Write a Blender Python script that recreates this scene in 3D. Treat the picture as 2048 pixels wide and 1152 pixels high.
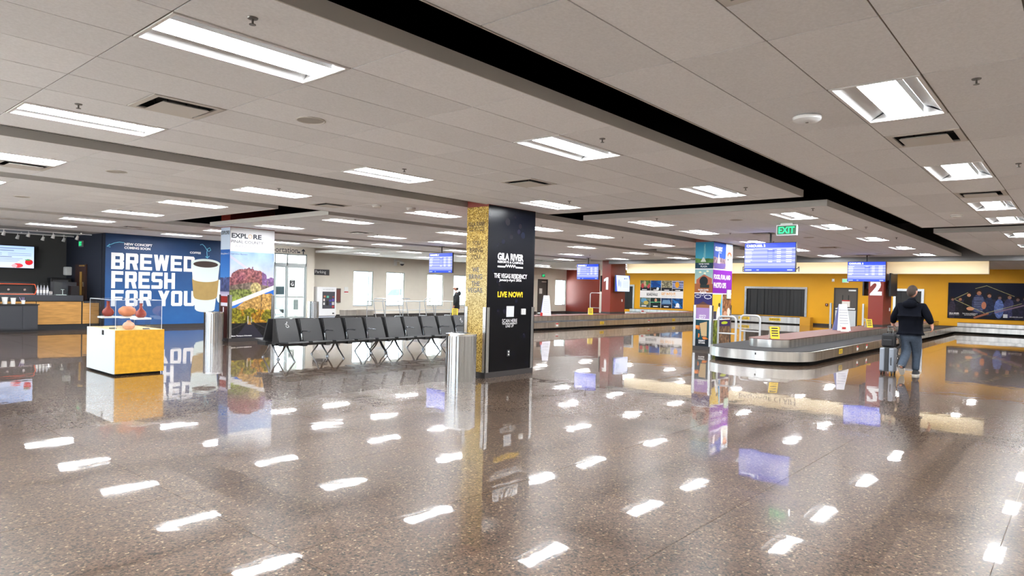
import bpy, bmesh, math, random
import numpy as np
from mathutils import Vector, Matrix

for o in list(bpy.data.objects):
    bpy.data.objects.remove(o, do_unlink=True)
SC = bpy.context.scene
COL = SC.collection
rnd = random.Random(7)
H = 3.1077          # underside of the suspended ceiling

# ------------------------------------------------------------------ camera
def make_camera():
    h, p, r = math.radians(40.402), math.radians(-0.8912), math.radians(1.3745)
    fw = Vector((math.cos(h), math.sin(h), 0)); rt = Vector((math.sin(h), -math.cos(h), 0)); up = Vector((0, 0, 1))
    F = fw * math.cos(p) + up * math.sin(p); u2 = up * math.cos(p) - fw * math.sin(p)
    R = rt * math.cos(r) + u2 * math.sin(r); U = u2 * math.cos(r) - rt * math.sin(r)
    cam = bpy.data.cameras.new('camera'); o = bpy.data.objects.new('camera', cam); COL.objects.link(o)
    m = Matrix(((R.x, U.x, -F.x, 0), (R.y, U.y, -F.y, 0), (R.z, U.z, -F.z, 1.6), (0, 0, 0, 1)))
    o.matrix_world = m
    cam.sensor_fit = 'HORIZONTAL'; cam.sensor_width = 36; cam.lens = 1329.76 / 2048 * 36
    cam.shift_x = (1024 - 1043.77) / 2048; cam.shift_y = (599.99 - 576) / 2048
    cam.clip_start = 0.05; cam.clip_end = 500
    SC.camera = o
make_camera()

# ------------------------------------------------------------------ daylight outside, exposure
w = bpy.data.worlds.new('world'); SC.world = w; w.use_nodes = True
bg = w.node_tree.nodes['Background']
bg.inputs[0].default_value = (0.74, 0.88, 1.0, 1); bg.inputs[1].default_value = 6.0
sun = bpy.data.lights.new('sun', 'SUN'); sun.energy = 60; sun.angle = math.radians(.6); sun.color = (1, .96, .9)
so_ = bpy.data.objects.new('sun', sun); COL.objects.link(so_); so_.rotation_euler = Vector((-.35, .45, -.82)).to_track_quat('-Z', 'Y').to_euler()
SC.view_settings.view_transform = 'Standard'
SC.view_settings.look = 'None'
SC.view_settings.exposure = 0.95
SC.view_settings.gamma = 1.0
SC.view_settings.use_curve_mapping = False
SC.cycles.sample_clamp_indirect = 12.0
LENS = 47.0         # radiance of the ceiling light lenses

# ------------------------------------------------------------------ helpers
def s2l(c):
    return tuple(((x / 12.92) if x <= 0.04045 else ((x + 0.055) / 1.055) ** 2.4) for x in c)
def rgb(r, g, b):
    return s2l((r / 255, g / 255, b / 255))
MATS = {}
def mat(name, col=(.5, .5, .5), rough=.5, metal=0.0, emit=0.0, spec=.5, coat=0.0, noise=0.0, nscale=20.0, aniso=None):
    """plain principled material with optional fine colour noise"""
    if name in MATS: return MATS[name]
    m = bpy.data.materials.new(name); m.use_nodes = True; nt = m.node_tree
    b = nt.nodes['Principled BSDF']
    b.inputs['Base Color'].default_value = (*col, 1); b.inputs['Roughness'].default_value = rough
    b.inputs['Metallic'].default_value = metal; b.inputs['Specular IOR Level'].default_value = spec
    b.inputs['Coat Weight'].default_value = coat; b.inputs['Coat Roughness'].default_value = .08
    if emit:
        b.inputs['Emission Color'].default_value = (*col, 1); b.inputs['Emission Strength'].default_value = emit
    if noise:
        tc = nt.nodes.new('ShaderNodeTexCoord'); n = nt.nodes.new('ShaderNodeTexNoise'); n.inputs['Scale'].default_value = nscale
        n.inputs['Detail'].default_value = 4
        mp = nt.nodes.new('ShaderNodeMapping')
        if aniso: mp.inputs['Scale'].default_value = aniso
        nt.links.new(tc.outputs['Object'], mp.inputs[0]); nt.links.new(mp.outputs[0], n.inputs[0])
        mr = nt.nodes.new('ShaderNodeMapRange'); mr.inputs[1].default_value = .3; mr.inputs[2].default_value = .7
        mr.inputs[3].default_value = 1 - noise; mr.inputs[4].default_value = 1 + noise
        nt.links.new(n.outputs[0], mr.inputs[0])
        mx = nt.nodes.new('ShaderNodeVectorMath'); mx.operation = 'SCALE'; mx.inputs[0].default_value = col
        nt.links.new(mr.outputs[0], mx.inputs['Scale']); nt.links.new(mx.outputs[0], b.inputs['Base Color'])
    MATS[name] = m
    return m
def glass_mat(name, tint=(1, 1, 1), rough=0.0, refl=1.45):
    if name in MATS: return MATS[name]
    m = bpy.data.materials.new(name); m.use_nodes = True; nt = m.node_tree; nt.nodes.clear()
    out = nt.nodes.new('ShaderNodeOutputMaterial'); mx = nt.nodes.new('ShaderNodeMixShader')
    t = nt.nodes.new('ShaderNodeBsdfTransparent'); t.inputs[0].default_value = (*tint, 1)
    g = nt.nodes.new('ShaderNodeBsdfGlossy'); g.inputs['Roughness'].default_value = rough
    fr = nt.nodes.new('ShaderNodeFresnel'); fr.inputs[0].default_value = refl
    ge = nt.nodes.new('ShaderNodeNewGeometry'); inv = nt.nodes.new('ShaderNodeMath'); inv.operation = 'SUBTRACT'; inv.inputs[0].default_value = 1
    mu = nt.nodes.new('ShaderNodeMath'); mu.operation = 'MULTIPLY'     # only the entering face reflects, no total inner reflection
    nt.links.new(ge.outputs['Backfacing'], inv.inputs[1]); nt.links.new(fr.outputs[0], mu.inputs[0]); nt.links.new(inv.outputs[0], mu.inputs[1])
    nt.links.new(mu.outputs[0], mx.inputs[0]); nt.links.new(t.outputs[0], mx.inputs[1]); nt.links.new(g.outputs[0], mx.inputs[2])
    nt.links.new(mx.outputs[0], out.inputs[0]); MATS[name] = m
    return m
def print_mat(name, emit=0.0, rough=.45):
    """flat print: colour comes from the sheet's own colour attribute"""
    if name in MATS: return MATS[name]
    m = bpy.data.materials.new(name); m.use_nodes = True; nt = m.node_tree; b = nt.nodes['Principled BSDF']
    a = nt.nodes.new('ShaderNodeAttribute'); a.attribute_name = 'ink'
    nt.links.new(a.outputs['Color'], b.inputs['Base Color']); b.inputs['Roughness'].default_value = rough
    if emit:
        nt.links.new(a.outputs['Color'], b.inputs['Emission Color']); b.inputs['Emission Strength'].default_value = emit
        b.inputs['Base Color'].default_value = (.02, .02, .02, 1)
        nt.links.remove(b.inputs['Base Color'].links[0]); b.inputs['Roughness'].default_value = .25
    MATS[name] = m
    return m

class MB:
    """mesh builder: collects verts and faces, becomes one mesh object"""
    def __init__(s): s.v = []; s.f = []
    def add(s, v, f):
        n = len(s.v); s.v += [tuple(x) for x in v]; s.f += [tuple(i + n for i in q) for q in f]; return s
    def box(s, x0, x1, y0, y1, z0, z1):
        v = [(x0, y0, z0), (x1, y0, z0), (x1, y1, z0), (x0, y1, z0), (x0, y0, z1), (x1, y0, z1), (x1, y1, z1), (x0, y1, z1)]
        return s.add(v, [(0, 3, 2, 1), (4, 5, 6, 7), (0, 1, 5, 4), (1, 2, 6, 5), (2, 3, 7, 6), (3, 0, 4, 7)])
    def hexa(s, b, t):      # bottom 4 pts, top 4 pts
        return s.add(list(b) + list(t), [(0, 3, 2, 1), (4, 5, 6, 7), (0, 1, 5, 4), (1, 2, 6, 5), (2, 3, 7, 6), (3, 0, 4, 7)])
    def prism(s, poly, z0, z1):
        n = len(poly); v = [(x, y, z0) for x, y in poly] + [(x, y, z1) for x, y in poly]
        return s.add(v, [tuple(range(n - 1, -1, -1)), tuple(range(n, 2 * n))] + [(i, (i + 1) % n, n + (i + 1) % n, n + i) for i in range(n)])
    def wallprism(s, poly, y0, y1):    # polygon in xz, extruded along y
        n = len(poly); v = [(x, y0, z) for x, z in poly] + [(x, y1, z) for x, z in poly]
        return s.add(v, [tuple(range(n)), tuple(range(2 * n - 1, n - 1, -1))] + [(i, n + i, n + (i + 1) % n, (i + 1) % n) for i in range(n)])
    def cyl(s, p, q, r, n=12, r2=None, caps=True):
        p, q = Vector(p), Vector(q); r2 = r if r2 is None else r2; d = (q - p).normalized()
        a = d.orthogonal().normalized(); b = d.cross(a); v = []
        for c, rr in ((p, r), (q, r2)):
            v += [c + (a * math.cos(2 * math.pi * i / n) + b * math.sin(2 * math.pi * i / n)) * rr for i in range(n)]
        f = [(i, (i + 1) % n, n + (i + 1) % n, n + i) for i in range(n)]
        if caps: f += [tuple(range(n - 1, -1, -1)), tuple(range(n, 2 * n))]
        return s.add(v, f)
    def tube(s, pts, r, n=8):
        pts = [Vector(p) for p in pts]; m = len(pts); v = []
        rs = r if isinstance(r, (list, tuple)) else [r] * m
        ref = None
        for i, p in enumerate(pts):
            d = ((pts[min(i + 1, m - 1)] - p).normalized() + (p - pts[max(i - 1, 0)]).normalized()).normalized()
            if ref is None: ref = d.orthogonal().normalized()
            a = (ref - d * ref.dot(d)); a = a.normalized() if a.length > 1e-5 else d.orthogonal().normalized(); ref = a
            b = d.cross(a)
            v += [p + (a * math.cos(2 * math.pi * k / n) + b * math.sin(2 * math.pi * k / n)) * rs[i] for k in range(n)]
        f = [(i * n + k, i * n + (k + 1) % n, (i + 1) * n + (k + 1) % n, (i + 1) * n + k) for i in range(m - 1) for k in range(n)]
        f += [tuple(range(n - 1, -1, -1)), tuple(range((m - 1) * n, m * n))]
        return s.add(v, f)
    def lathe(s, prof, n=24, cx=0, cy=0):
        v = []
        for r, z in prof: v += [(cx + r * math.cos(2 * math.pi * k / n), cy + r * math.sin(2 * math.pi * k / n), z) for k in range(n)]
        m = len(prof)
        f = [(i * n + k, i * n + (k + 1) % n, (i + 1) * n + (k + 1) % n, (i + 1) * n + k) for i in range(m - 1) for k in range(n)]
        f += [tuple(range(n - 1, -1, -1)), tuple(range((m - 1) * n, m * n))]
        return s.add(v, f)
    def ball(s, c, rx, ry, rz, nu=16, nv=10):
        v = [(c[0] + rx * math.sin(math.pi * j / nv) * math.cos(2 * math.pi * i / nu), c[1] + ry * math.sin(math.pi * j / nv) * math.sin(2 * math.pi * i / nu), c[2] + rz * math.cos(math.pi * j / nv)) for j in range(nv + 1) for i in range(nu)]
        f = [(j * nu + i, (j + 1) * nu + i, (j + 1) * nu + (i + 1) % nu, j * nu + (i + 1) % nu) for j in range(nv) for i in range(nu)]
        return s.add(v, f)
    def mesh(s, name):
        me = bpy.data.meshes.new(name); me.from_pydata(s.v, [], s.f); me.update(); return me
    def build(s, name, m, parent=None, smooth=False, bevel=0.0, loc=None):
        me = s.mesh(name)
        if smooth: smooth_mesh(me)
        if m: me.materials.append(m)
        o = bpy.data.objects.new(name, me); COL.objects.link(o)
        if parent: o.parent = parent
        if loc: o.location = loc
        if bevel:
            b = o.modifiers.new('bevel', 'BEVEL'); b.width = bevel; b.segments = 2; b.limit_method = 'ANGLE'
        return o
def smooth_mesh(me, ang=40):
    me.polygons.foreach_set('use_smooth', [True] * len(me.polygons))
    bm = bmesh.new(); bm.from_mesh(me); bmesh.ops.remove_doubles(bm, verts=bm.verts, dist=1e-6)
    for e in bm.edges:
        e.smooth = not (len(e.link_faces) == 2 and e.calc_face_angle(0) > math.radians(ang))
    bm.to_mesh(me); bm.free()
def thing(name, label, cat, loc=(0, 0, 0), rz=0.0, group=None):
    o = bpy.data.objects.new(name, None); COL.objects.link(o); o.empty_display_size = .1
    o.location = loc; o.rotation_euler = (0, 0, rz); o['label'] = label; o['category'] = cat
    if group: o['group'] = group
    return o
def tag(o, label, cat, group=None):
    o['label'] = label; o['category'] = cat
    if group: o['group'] = group
    return o
def struct(o, label, cat='structure'):
    o['kind'] = 'structure'; o['label'] = label; o['category'] = cat
    return o
def copy_tree(o, parent=None):
    c = o.copy(); COL.objects.link(c); c.parent = parent
    for ch in o.children: copy_tree(ch, c)
    return c
def shape(name, m, parent, *boxes, bevel=0.0):
    b = MB()
    for x in boxes: b.box(*x)
    return b.build(name, m, parent, bevel=bevel)
ORD = ['first', 'second', 'third', 'fourth', 'fifth', 'sixth', 'seventh', 'eighth', 'ninth', 'tenth', 'eleventh', 'twelfth']
FX = -math.pi / 2     # rz of things that face -X (towards the photograph's left); 0 faces -Y

def txt(parent, s, cx, cz, w=None, h=None, m=None, y=-.003, bold=0.0, name='lettering', spacing=1.0, align=None, depth=.0006):
    """flat lettering in the parent's local xz plane, facing -y, scaled to width w / height h"""
    cu = bpy.data.curves.new(name, 'FONT'); cu.body = s; cu.size = 1; cu.offset = bold; cu.space_character = spacing; cu.resolution_u = 3
    cu.extrude = 0
    to = bpy.data.objects.new(name, cu); COL.objects.link(to)
    bpy.context.view_layer.update()
    me = bpy.data.meshes.new_from_object(to.evaluated_get(bpy.context.evaluated_depsgraph_get()))
    bpy.data.objects.remove(to); bpy.data.curves.remove(cu)
    n = len(me.vertices); co = np.empty(n * 3, np.float32); me.vertices.foreach_get('co', co); co = co.reshape(-1, 3)
    lo, hi = co.min(0), co.max(0); sz = np.maximum(hi - lo, 1e-6)
    if w and h: sx, sy = w / sz[0], h / sz[1]
    elif w: sx = sy = w / sz[0]
    else: sx = sy = h / sz[1]
    X = (co[:, 0] - (lo[0] if align == 'L' else (lo[0] + hi[0]) / 2)) * sx + cx; Z = (co[:, 1] - (lo[1] + hi[1]) / 2) * sy + cz
    me.vertices.foreach_set('co', np.stack([X, np.full(n, y), Z], 1).astype(np.float32).ravel()); me.update()
    me.materials.clear(); me.materials.append(m)
    o = bpy.data.objects.new(name, me); COL.objects.link(o); o.parent = parent
    return o

def sheet(parent, arr, x0, x1, z0, z1, m, y=-.002, name='print'):
    """printed sheet: arr[h,w,3] (sRGB 0..1, row 0 on top) on a fine grid of vertices"""
    hh, ww = arr.shape[:2]
    gx, gz = np.meshgrid(np.linspace(x0, x1, ww), np.linspace(z1, z0, hh))
    v = np.stack([gx, np.full_like(gx, y), gz], -1).reshape(-1, 3).astype(np.float32)
    i = np.arange(hh * ww).reshape(hh, ww)
    f = np.stack([i[:-1, :-1], i[1:, :-1], i[1:, 1:], i[:-1, 1:]], -1).reshape(-1, 4)
    me = bpy.data.meshes.new(name); me.vertices.add(len(v)); me.vertices.foreach_set('co', v.ravel())
    me.loops.add(f.size); me.loops.foreach_set('vertex_index', f.ravel().astype(np.int32))
    me.polygons.add(len(f)); me.polygons.foreach_set('loop_start', np.arange(0, f.size, 4, dtype=np.int32)); me.update()
    a = np.clip(arr.reshape(-1, 3), 0, 1); lin = np.where(a <= .04045, a / 12.92, ((a + .055) / 1.055) ** 2.4)
    ca = me.color_attributes.new('ink', 'FLOAT_COLOR', 'POINT')
    ca.data.foreach_set('color', np.concatenate([lin, np.ones((len(lin), 1))], 1).astype(np.float32).ravel())
    me.materials.append(m); me.validate()
    o = bpy.data.objects.new(name, me); COL.objects.link(o); o.parent = parent
    return o

# little painter for printed sheets
NR = np.random.RandomState(3)
def canvas(h, w, c): a = np.empty((h, w, 3)); a[:] = np.array(c) / 255; return a
def noise2(h, w, cells, seed=0, octv=3):
    r = np.random.RandomState(seed); out = np.zeros((h, w)); amp = 1.0; tot = 0
    for o in range(octv):
        ch = max(2, int(cells * 2 ** o * h / max(h, w)) + 2); cw = max(2, int(cells * 2 ** o * w / max(h, w)) + 2)
        g = r.rand(ch, cw); y = np.linspace(0, ch - 1.001, h); x = np.linspace(0, cw - 1.001, w)
        yi, xi = y.astype(int), x.astype(int); fy, fx = (y - yi)[:, None], (x - xi)[None]
        a, b, c, d = g[yi][:, xi], g[yi][:, xi + 1], g[yi + 1][:, xi], g[yi + 1][:, xi + 1]
        out += amp * ((a * (1 - fx) + b * fx) * (1 - fy) + (c * (1 - fx) + d * fx) * fy); tot += amp; amp *= .55
    return out / tot
def grid(a): h, w = a.shape[:2]; return np.meshgrid((np.arange(w) + .5) / w, (np.arange(h) + .5) / h)
def fill(a, mask, c, al=1.0): a[mask] = a[mask] * (1 - al) + np.array(c) / 255 * al
def poly(a, pts, c, al=1.0):
    X, Y = grid(a); m = np.zeros(X.shape, bool); n = len(pts)
    for i in range(n):
        (x1, y1), (x2, y2) = pts[i], pts[(i + 1) % n]
        if y1 == y2: continue
        m ^= ((y1 > Y) != (y2 > Y)) & (X < (x2 - x1) * (Y - y1) / (y2 - y1) + x1)
    fill(a, m, c, al); return m
def ell(a, cx, cy, rx, ry, c, al=1.0): X, Y = grid(a); m = ((X - cx) / rx) ** 2 + ((Y - cy) / ry) ** 2 < 1; fill(a, m, c, al); return m
def rect(a, x0, y0, x1, y1, c, al=1.0): X, Y = grid(a); m = (X >= x0) & (X < x1) & (Y >= y0) & (Y < y1); fill(a, m, c, al); return m
def ramp(a, y0, y1, c0, c1, mask=None):
    X, Y = grid(a); t = np.clip((Y - y0) / (y1 - y0), 0, 1)[..., None]; g = (np.array(c0) * (1 - t) + np.array(c1) * t) / 255
    m = (Y >= y0) & (Y < y1)
    if mask is not None: m &= mask
    a[m] = g[m]
def line(a, x0, y0, x1, y1, t, c, al=1.0):
    X, Y = grid(a); asp = a.shape[0] / a.shape[1]; dx, dy = x1 - x0, (y1 - y0) * asp; L = math.hypot(dx, dy)
    u = ((X - x0) * dx + (Y - y0) * asp * dy) / L; d = np.abs((X - x0) * dy - (Y - y0) * asp * dx) / L
    m = (u > -t / 2) & (u < L + t / 2) & (d < t / 2); fill(a, m, c, al)

# ------------------------------------------------------------------ materials of the place
WHITE = mat('white_paint', (.8, .8, .8), .5)
STEEL = mat('brushed_steel', (.46, .47, .48), .24, 1.0, noise=.12, nscale=3, aniso=(30, 30, .6))
STEELH = mat('brushed_steel_reflection_streaks', (.66, .65, .63), .28, 1.0, noise=.2, nscale=2.5, aniso=(2.2, 2.2, .1))  # streak noise paints banded reflections into the steel colour
CHROME = mat('chrome', (.7, .71, .73), .18, 1.0)
ALU = mat('anodised_aluminium', (.55, .57, .58), .35, .9)
BLACK = mat('black_plastic', (.012, .012, .014), .4)
BLACKM = mat('matt_black', (.008, .008, .009), .8, spec=.2)
RUBBER = mat('black_rubber', (.015, .015, .015), .6)
INKW = mat('white_vinyl', (.85, .85, .87), .5)
INKD = mat('dark_vinyl', rgb(42, 46, 60), .5)
INKG = mat('grey_vinyl', rgb(150, 150, 155), .5)
INKY = mat('yellow_vinyl', rgb(250, 200, 20), .5)
INKK = mat('black_vinyl', (.01, .01, .012), .5)
PRINT = print_mat('printed_sheet', rough=.5); PRINT.node_tree.nodes['Principled BSDF'].inputs['Specular IOR Level'].default_value = .2; PRINTM = print_mat('printed_wrap', rough=.25); PRINTM.node_tree.nodes['Principled BSDF'].inputs['Specular IOR Level'].default_value = .18
SCREEN = print_mat('lit_screen', emit=.75); SCREENW = mat('screen_white', (.9, .95, 1), emit=1.0)
PAPER = mat('white_paper', (.8, .8, .78), .6)
YSIGN = mat('yellow_sign', rgb(245, 205, 30), .5)

def floor_material():
    m = bpy.data.materials.new('polished_concrete'); m.use_nodes = True; nt = m.node_tree; N = nt.nodes.new; L = nt.links.new
    b = nt.nodes['Principled BSDF']; g = N('ShaderNodeNewGeometry')
    v1 = N('ShaderNodeTexVoronoi'); v1.inputs['Scale'].default_value = 75; L(g.outputs['Position'], v1.inputs['Vector'])
    sp = N('ShaderNodeSeparateColor'); L(v1.outputs['Color'], sp.inputs[0])
    r1 = N('ShaderNodeValToRGB'); r1.color_ramp.interpolation = 'CONSTANT'
    cols = [(0, (42, 33, 29)), (.17, (92, 74, 61)), (.3, (112, 91, 75)), (.52, (100, 80, 66)), (.68, (124, 103, 86)), (.84, (84, 68, 57)), (.92, (142, 122, 102)), (.975, (186, 170, 146))]
    e = r1.color_ramp.elements; e[0].position = 0; e[0].color = (*rgb(*cols[0][1]), 1); e[1].position = cols[1][0]; e[1].color = (*rgb(*cols[1][1]), 1)
    for p, c in cols[2:]: q = e.new(p); q.color = (*rgb(*c), 1)
    L(sp.outputs[0], r1.inputs[0])
    v2 = N('ShaderNodeTexVoronoi'); v2.inputs['Scale'].default_value = 150; L(g.outputs['Position'], v2.inputs['Vector'])
    sp2 = N('ShaderNodeSeparateColor'); L(v2.outputs['Color'], sp2.inputs[0])
    mr = N('ShaderNodeMapRange'); mr.inputs[3].default_value = .40; mr.inputs[4].default_value = .77; L(sp2.outputs[0], mr.inputs[0])
    n1 = N('ShaderNodeTexNoise'); n1.inputs['Scale'].default_value = .8; n1.inputs['Detail'].default_value = 5; L(g.outputs['Position'], n1.inputs['Vector'])
    m2 = N('ShaderNodeMapRange'); m2.inputs[1].default_value = .3; m2.inputs[2].default_value = .7; m2.inputs[3].default_value = .85; m2.inputs[4].default_value = 1.15; L(n1.outputs[0], m2.inputs[0])
    mu = N('ShaderNodeMath'); mu.operation = 'MULTIPLY'; L(mr.outputs[0], mu.inputs[0]); L(m2.outputs[0], mu.inputs[1])
    wm = N('ShaderNodeVectorMath'); wm.operation = 'MULTIPLY'; wm.inputs[1].default_value = (1.08, .97, .84); L(r1.outputs[0], wm.inputs[0])
    sc = N('ShaderNodeVectorMath'); sc.operation = 'SCALE'; L(wm.outputs[0], sc.inputs[0]); L(mu.outputs[0], sc.inputs['Scale'])
    L(sc.outputs[0], b.inputs['Base Color'])
    b.inputs['Roughness'].default_value = .3; b.inputs['Specular IOR Level'].default_value = .12
    b.inputs['Coat Weight'].default_value = 1.0; b.inputs['Coat Roughness'].default_value = .022; b.inputs['Coat IOR'].default_value = 1.5
    # the polish is slightly wavy
    n2 = N('ShaderNodeTexNoise'); n2.inputs['Scale'].default_value = 1.6; n2.inputs['Detail'].default_value = 2.5; n2.inputs['Roughness'].default_value = .55
    L(g.outputs['Position'], n2.inputs['Vector'])
    bp = N('ShaderNodeBump'); bp.inputs['Strength'].default_value = 1; bp.inputs['Distance'].default_value = .0016; L(n2.outputs[0], bp.inputs['Height'])
    L(bp.outputs[0], b.inputs['Coat Normal']); L(bp.outputs[0], b.inputs['Normal'])
    return m
def tile_material():
    m = bpy.data.materials.new('ceiling_tile'); m.use_nodes = True; nt = m.node_tree; N = nt.nodes.new; L = nt.links.new
    b = nt.nodes['Principled BSDF']; oi = N('ShaderNodeObjectInfo'); g = N('ShaderNodeNewGeometry')
    n = N('ShaderNodeTexNoise'); n.inputs['Scale'].default_value = 60; n.inputs['Detail'].default_value = 4; L(g.outputs['Position'], n.inputs['Vector'])
    mr = N('ShaderNodeMapRange'); mr.inputs[3].default_value = .93; mr.inputs[4].default_value = 1.03; L(oi.outputs['Random'], mr.inputs[0])
    m2 = N('ShaderNodeMapRange'); m2.inputs[1].default_value = .3; m2.inputs[2].default_value = .7; m2.inputs[3].default_value = .95; m2.inputs[4].default_value = 1.05; L(n.outputs[0], m2.inputs[0])
    mu = N('ShaderNodeMath'); mu.operation = 'MULTIPLY'; L(mr.outputs[0], mu.inputs[0]); L(m2.outputs[0], mu.inputs[1])
    sc = N('ShaderNodeVectorMath'); sc.operation = 'SCALE'; sc.inputs[0].default_value = (.87, .885, .915); L(mu.outputs[0], sc.inputs['Scale'])
    L(sc.outputs[0], b.inputs['Base Color']); b.inputs['Roughness'].default_value = .9; b.inputs['Specular IOR Level'].default_value = .2
    return m
FLOORM = floor_material(); TILEM = tile_material()
JOINT = mat('joint_filler', rgb(150, 135, 118), .5)
TEE = mat('tee_bar', (.2, .18, .155), .7); FASCIA = mat('fascia_paint', (.52, .50, .48), .6); PLENUM = mat('plenum_black', (.004, .004, .005), .95, spec=0)
XMIN, XMAX, YMIN, YMAX = -4.5, 39.2, -4.6, 28.9
def seen(x, y):     # rough test: is a floor point within the camera's view
    h = math.radians(40.402); d = x * math.cos(h) + y * math.sin(h); r = x * math.sin(h) - y * math.cos(h)
    return d > .5 and abs(r) < d * .83 + 1.2, d

# ------------------------------------------------------------------ floor: saw-cut slabs on a base
fl = struct(MB().box(XMIN - .5, XMAX + .5, YMIN - .5, 29.4, -.3, -.006).build('floor', JOINT), 'polished brown concrete floor with exposed stone and pale saw-cut joints', 'floor')
GXS, GYS, J = 2.32, 1.585, .0035
slab_me = MB().box(-GXS / 2 + J / 2, GXS / 2 - J / 2, -GYS / 2 + J / 2, GYS / 2 - J / 2, -.006, 0).mesh('slab'); slab_me.materials.append(FLOORM)
rest = MB(); cells = []
for i in range(-2, 18):
    for j in range(-4, 19):
        x0, y0 = -.2 + GXS * i, .39 + GYS * j
        ok, d = seen(x0 + GXS / 2, y0 + GYS / 2)
        cells.append((0 if ok else 1, d, x0, y0))
cells.sort()
for k, (ok, d, x0, y0) in enumerate(cells):
    if ok == 0 and d < 30 and k < 290:
        o = bpy.data.objects.new('slab', slab_me); COL.objects.link(o); o.parent = fl; o.location = (x0 + GXS / 2, y0 + GYS / 2, 0)
    else:
        rest.box(x0 + J / 2, x0 + GXS - J / 2, y0 + J / 2, y0 + GYS - J / 2, -.006, 0)
rest.build('distant_slabs', FLOORM, fl)['kind'] = 'stuff'

# ------------------------------------------------------------------ ceiling lights
RADI = mat('troffer_reflector', (.72, .73, .74), .5); LENSM = mat('light_lens', (.96, .985, 1.0), .4, emit=LENS)
def make_troffer():
    """2x4 ft recessed fixture, origin in the middle of its opening, z = 0 at the ceiling face"""
    t = thing('ceiling_light', '', 'ceiling light')
    a, c = 1.19 / 2 - .008, .60 / 2 - .008
    b = MB()
    for (x0, x1, y0, y1) in ((-a, a, -c, -c + .022), (-a, a, c - .022, c), (-a, -a + .022, -c + .022, c - .022), (a - .022, a, -c + .022, c - .022)):
        b.box(x0, x1, y0, y1, -.004, .012)
    b.build('frame', WHITE, t)
    # curved side reflectors: profile across the width, swept along the length
    ai, ci = a - .022, c - .022; prof = []
    for k in range(9):
        u = k / 8; prof.append((ci - (ci - .13) * u, .008 + .072 * math.sin(u * math.pi / 2)))
    for s in (-1, 1):
        m = MB(); n = len(prof)
        v = [(-ai, s * y, z) for y, z in prof] + [(ai, s * y, z) for y, z in prof]
        f = [(i, i + 1, n + i + 1, n + i) if s > 0 else (i, n + i, n + i + 1, i + 1) for i in range(n - 1)]
        m.add(v, f); m.build('reflector', RADI, t, smooth=True)
    for s in (-1, 1):   # sloped end plates
        MB().add([(s * ai, -ci, .008), (s * ai, ci, .008), (s * (ai - .01), .13, .08), (s * (ai - .01), -.13, .08)], [(0, 1, 2, 3) if s < 0 else (0, 3, 2, 1)]).build('end_plate', RADI, t)
    # centre basket: opaque sides, glowing lower face
    lx, ly, lz = ai - .012, .125, .020
    MB().box(-lx, lx, -ly - .004, -ly, lz, .08).box(-lx, lx, ly, ly + .004, lz, .08).build('basket_side', RADI, t)
    n = 7; v = []
    for x in (-lx, lx): v += [(x, -ly + 2 * ly * k / (n - 1), lz - .012 * math.sin(math.pi * k / (n - 1))) for k in range(n)]
    MB().add(v, [(k, k + 1, n + k + 1, n + k) for k in range(n - 1)]).build('lens', LENSM, t, smooth=True)
    MB().box(-a, a, -c, c, .084, .088).build('housing', WHITE, t)
    return t
TROF = make_troffer(); trof_used = False
GRP_L = 'recessed ceiling lights in regular rows'
def place_troffer(x, y, z, label):
    global trof_used
    o = copy_tree(TROF) if trof_used else TROF
    trof_used = True
    o.location = (x, y, z); o['label'] = label; o['group'] = GRP_L
    return o

VENTM = mat('vent_white', (.66, .64, .61), .5); VENTD = mat('vent_throat', (.03, .03, .03), .8); VENTT = mat('vent_insulation', rgb(150, 115, 60), .8)
def make_vent(throat):
    t = thing('air_diffuser', '', 'air vent'); b = MB(); s = .292
    for q in ((-s, s, -s, -s + .05), (-s, s, s - .05, s), (-s, -s + .05, -s + .05, s - .05), (s - .05, s, -s + .05, s - .05)): b.box(*q, -.004, .01)
    b.build('frame', VENTM, t)
    th = MB().box(-s + .01, s - .01, -s + .01, s - .01, .085, .088)
    for q in ((-s, -s + .01, -s, s), (s - .01, s, -s, s), (-s, s, -s, -s + .01), (-s, s, s - .01, s)): th.box(*q, .01, .088)
    th.build('throat', throat, t)
    MB().hexa([(-.195, -.195, -.022), (.195, -.195, -.022), (.195, .195, -.022), (-.195, .195, -.022)], [(-.18, -.18, -.01), (.18, -.18, -.01), (.18, .18, -.01), (-.18, .18, -.01)]).build('plaque', VENTM, t)
    for sx, sy in ((-1, -1), (1, -1), (1, 1), (-1, 1)): MB().box(sx * .13 - .006, sx * .13 + .006, sy * .13 - .006, sy * .13 + .006, -.012, .086).build('hanger', VENTD, t)
    return t
VENT = {0: make_vent(VENTD), 1: make_vent(VENTT)}; vent_used = set()

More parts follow.
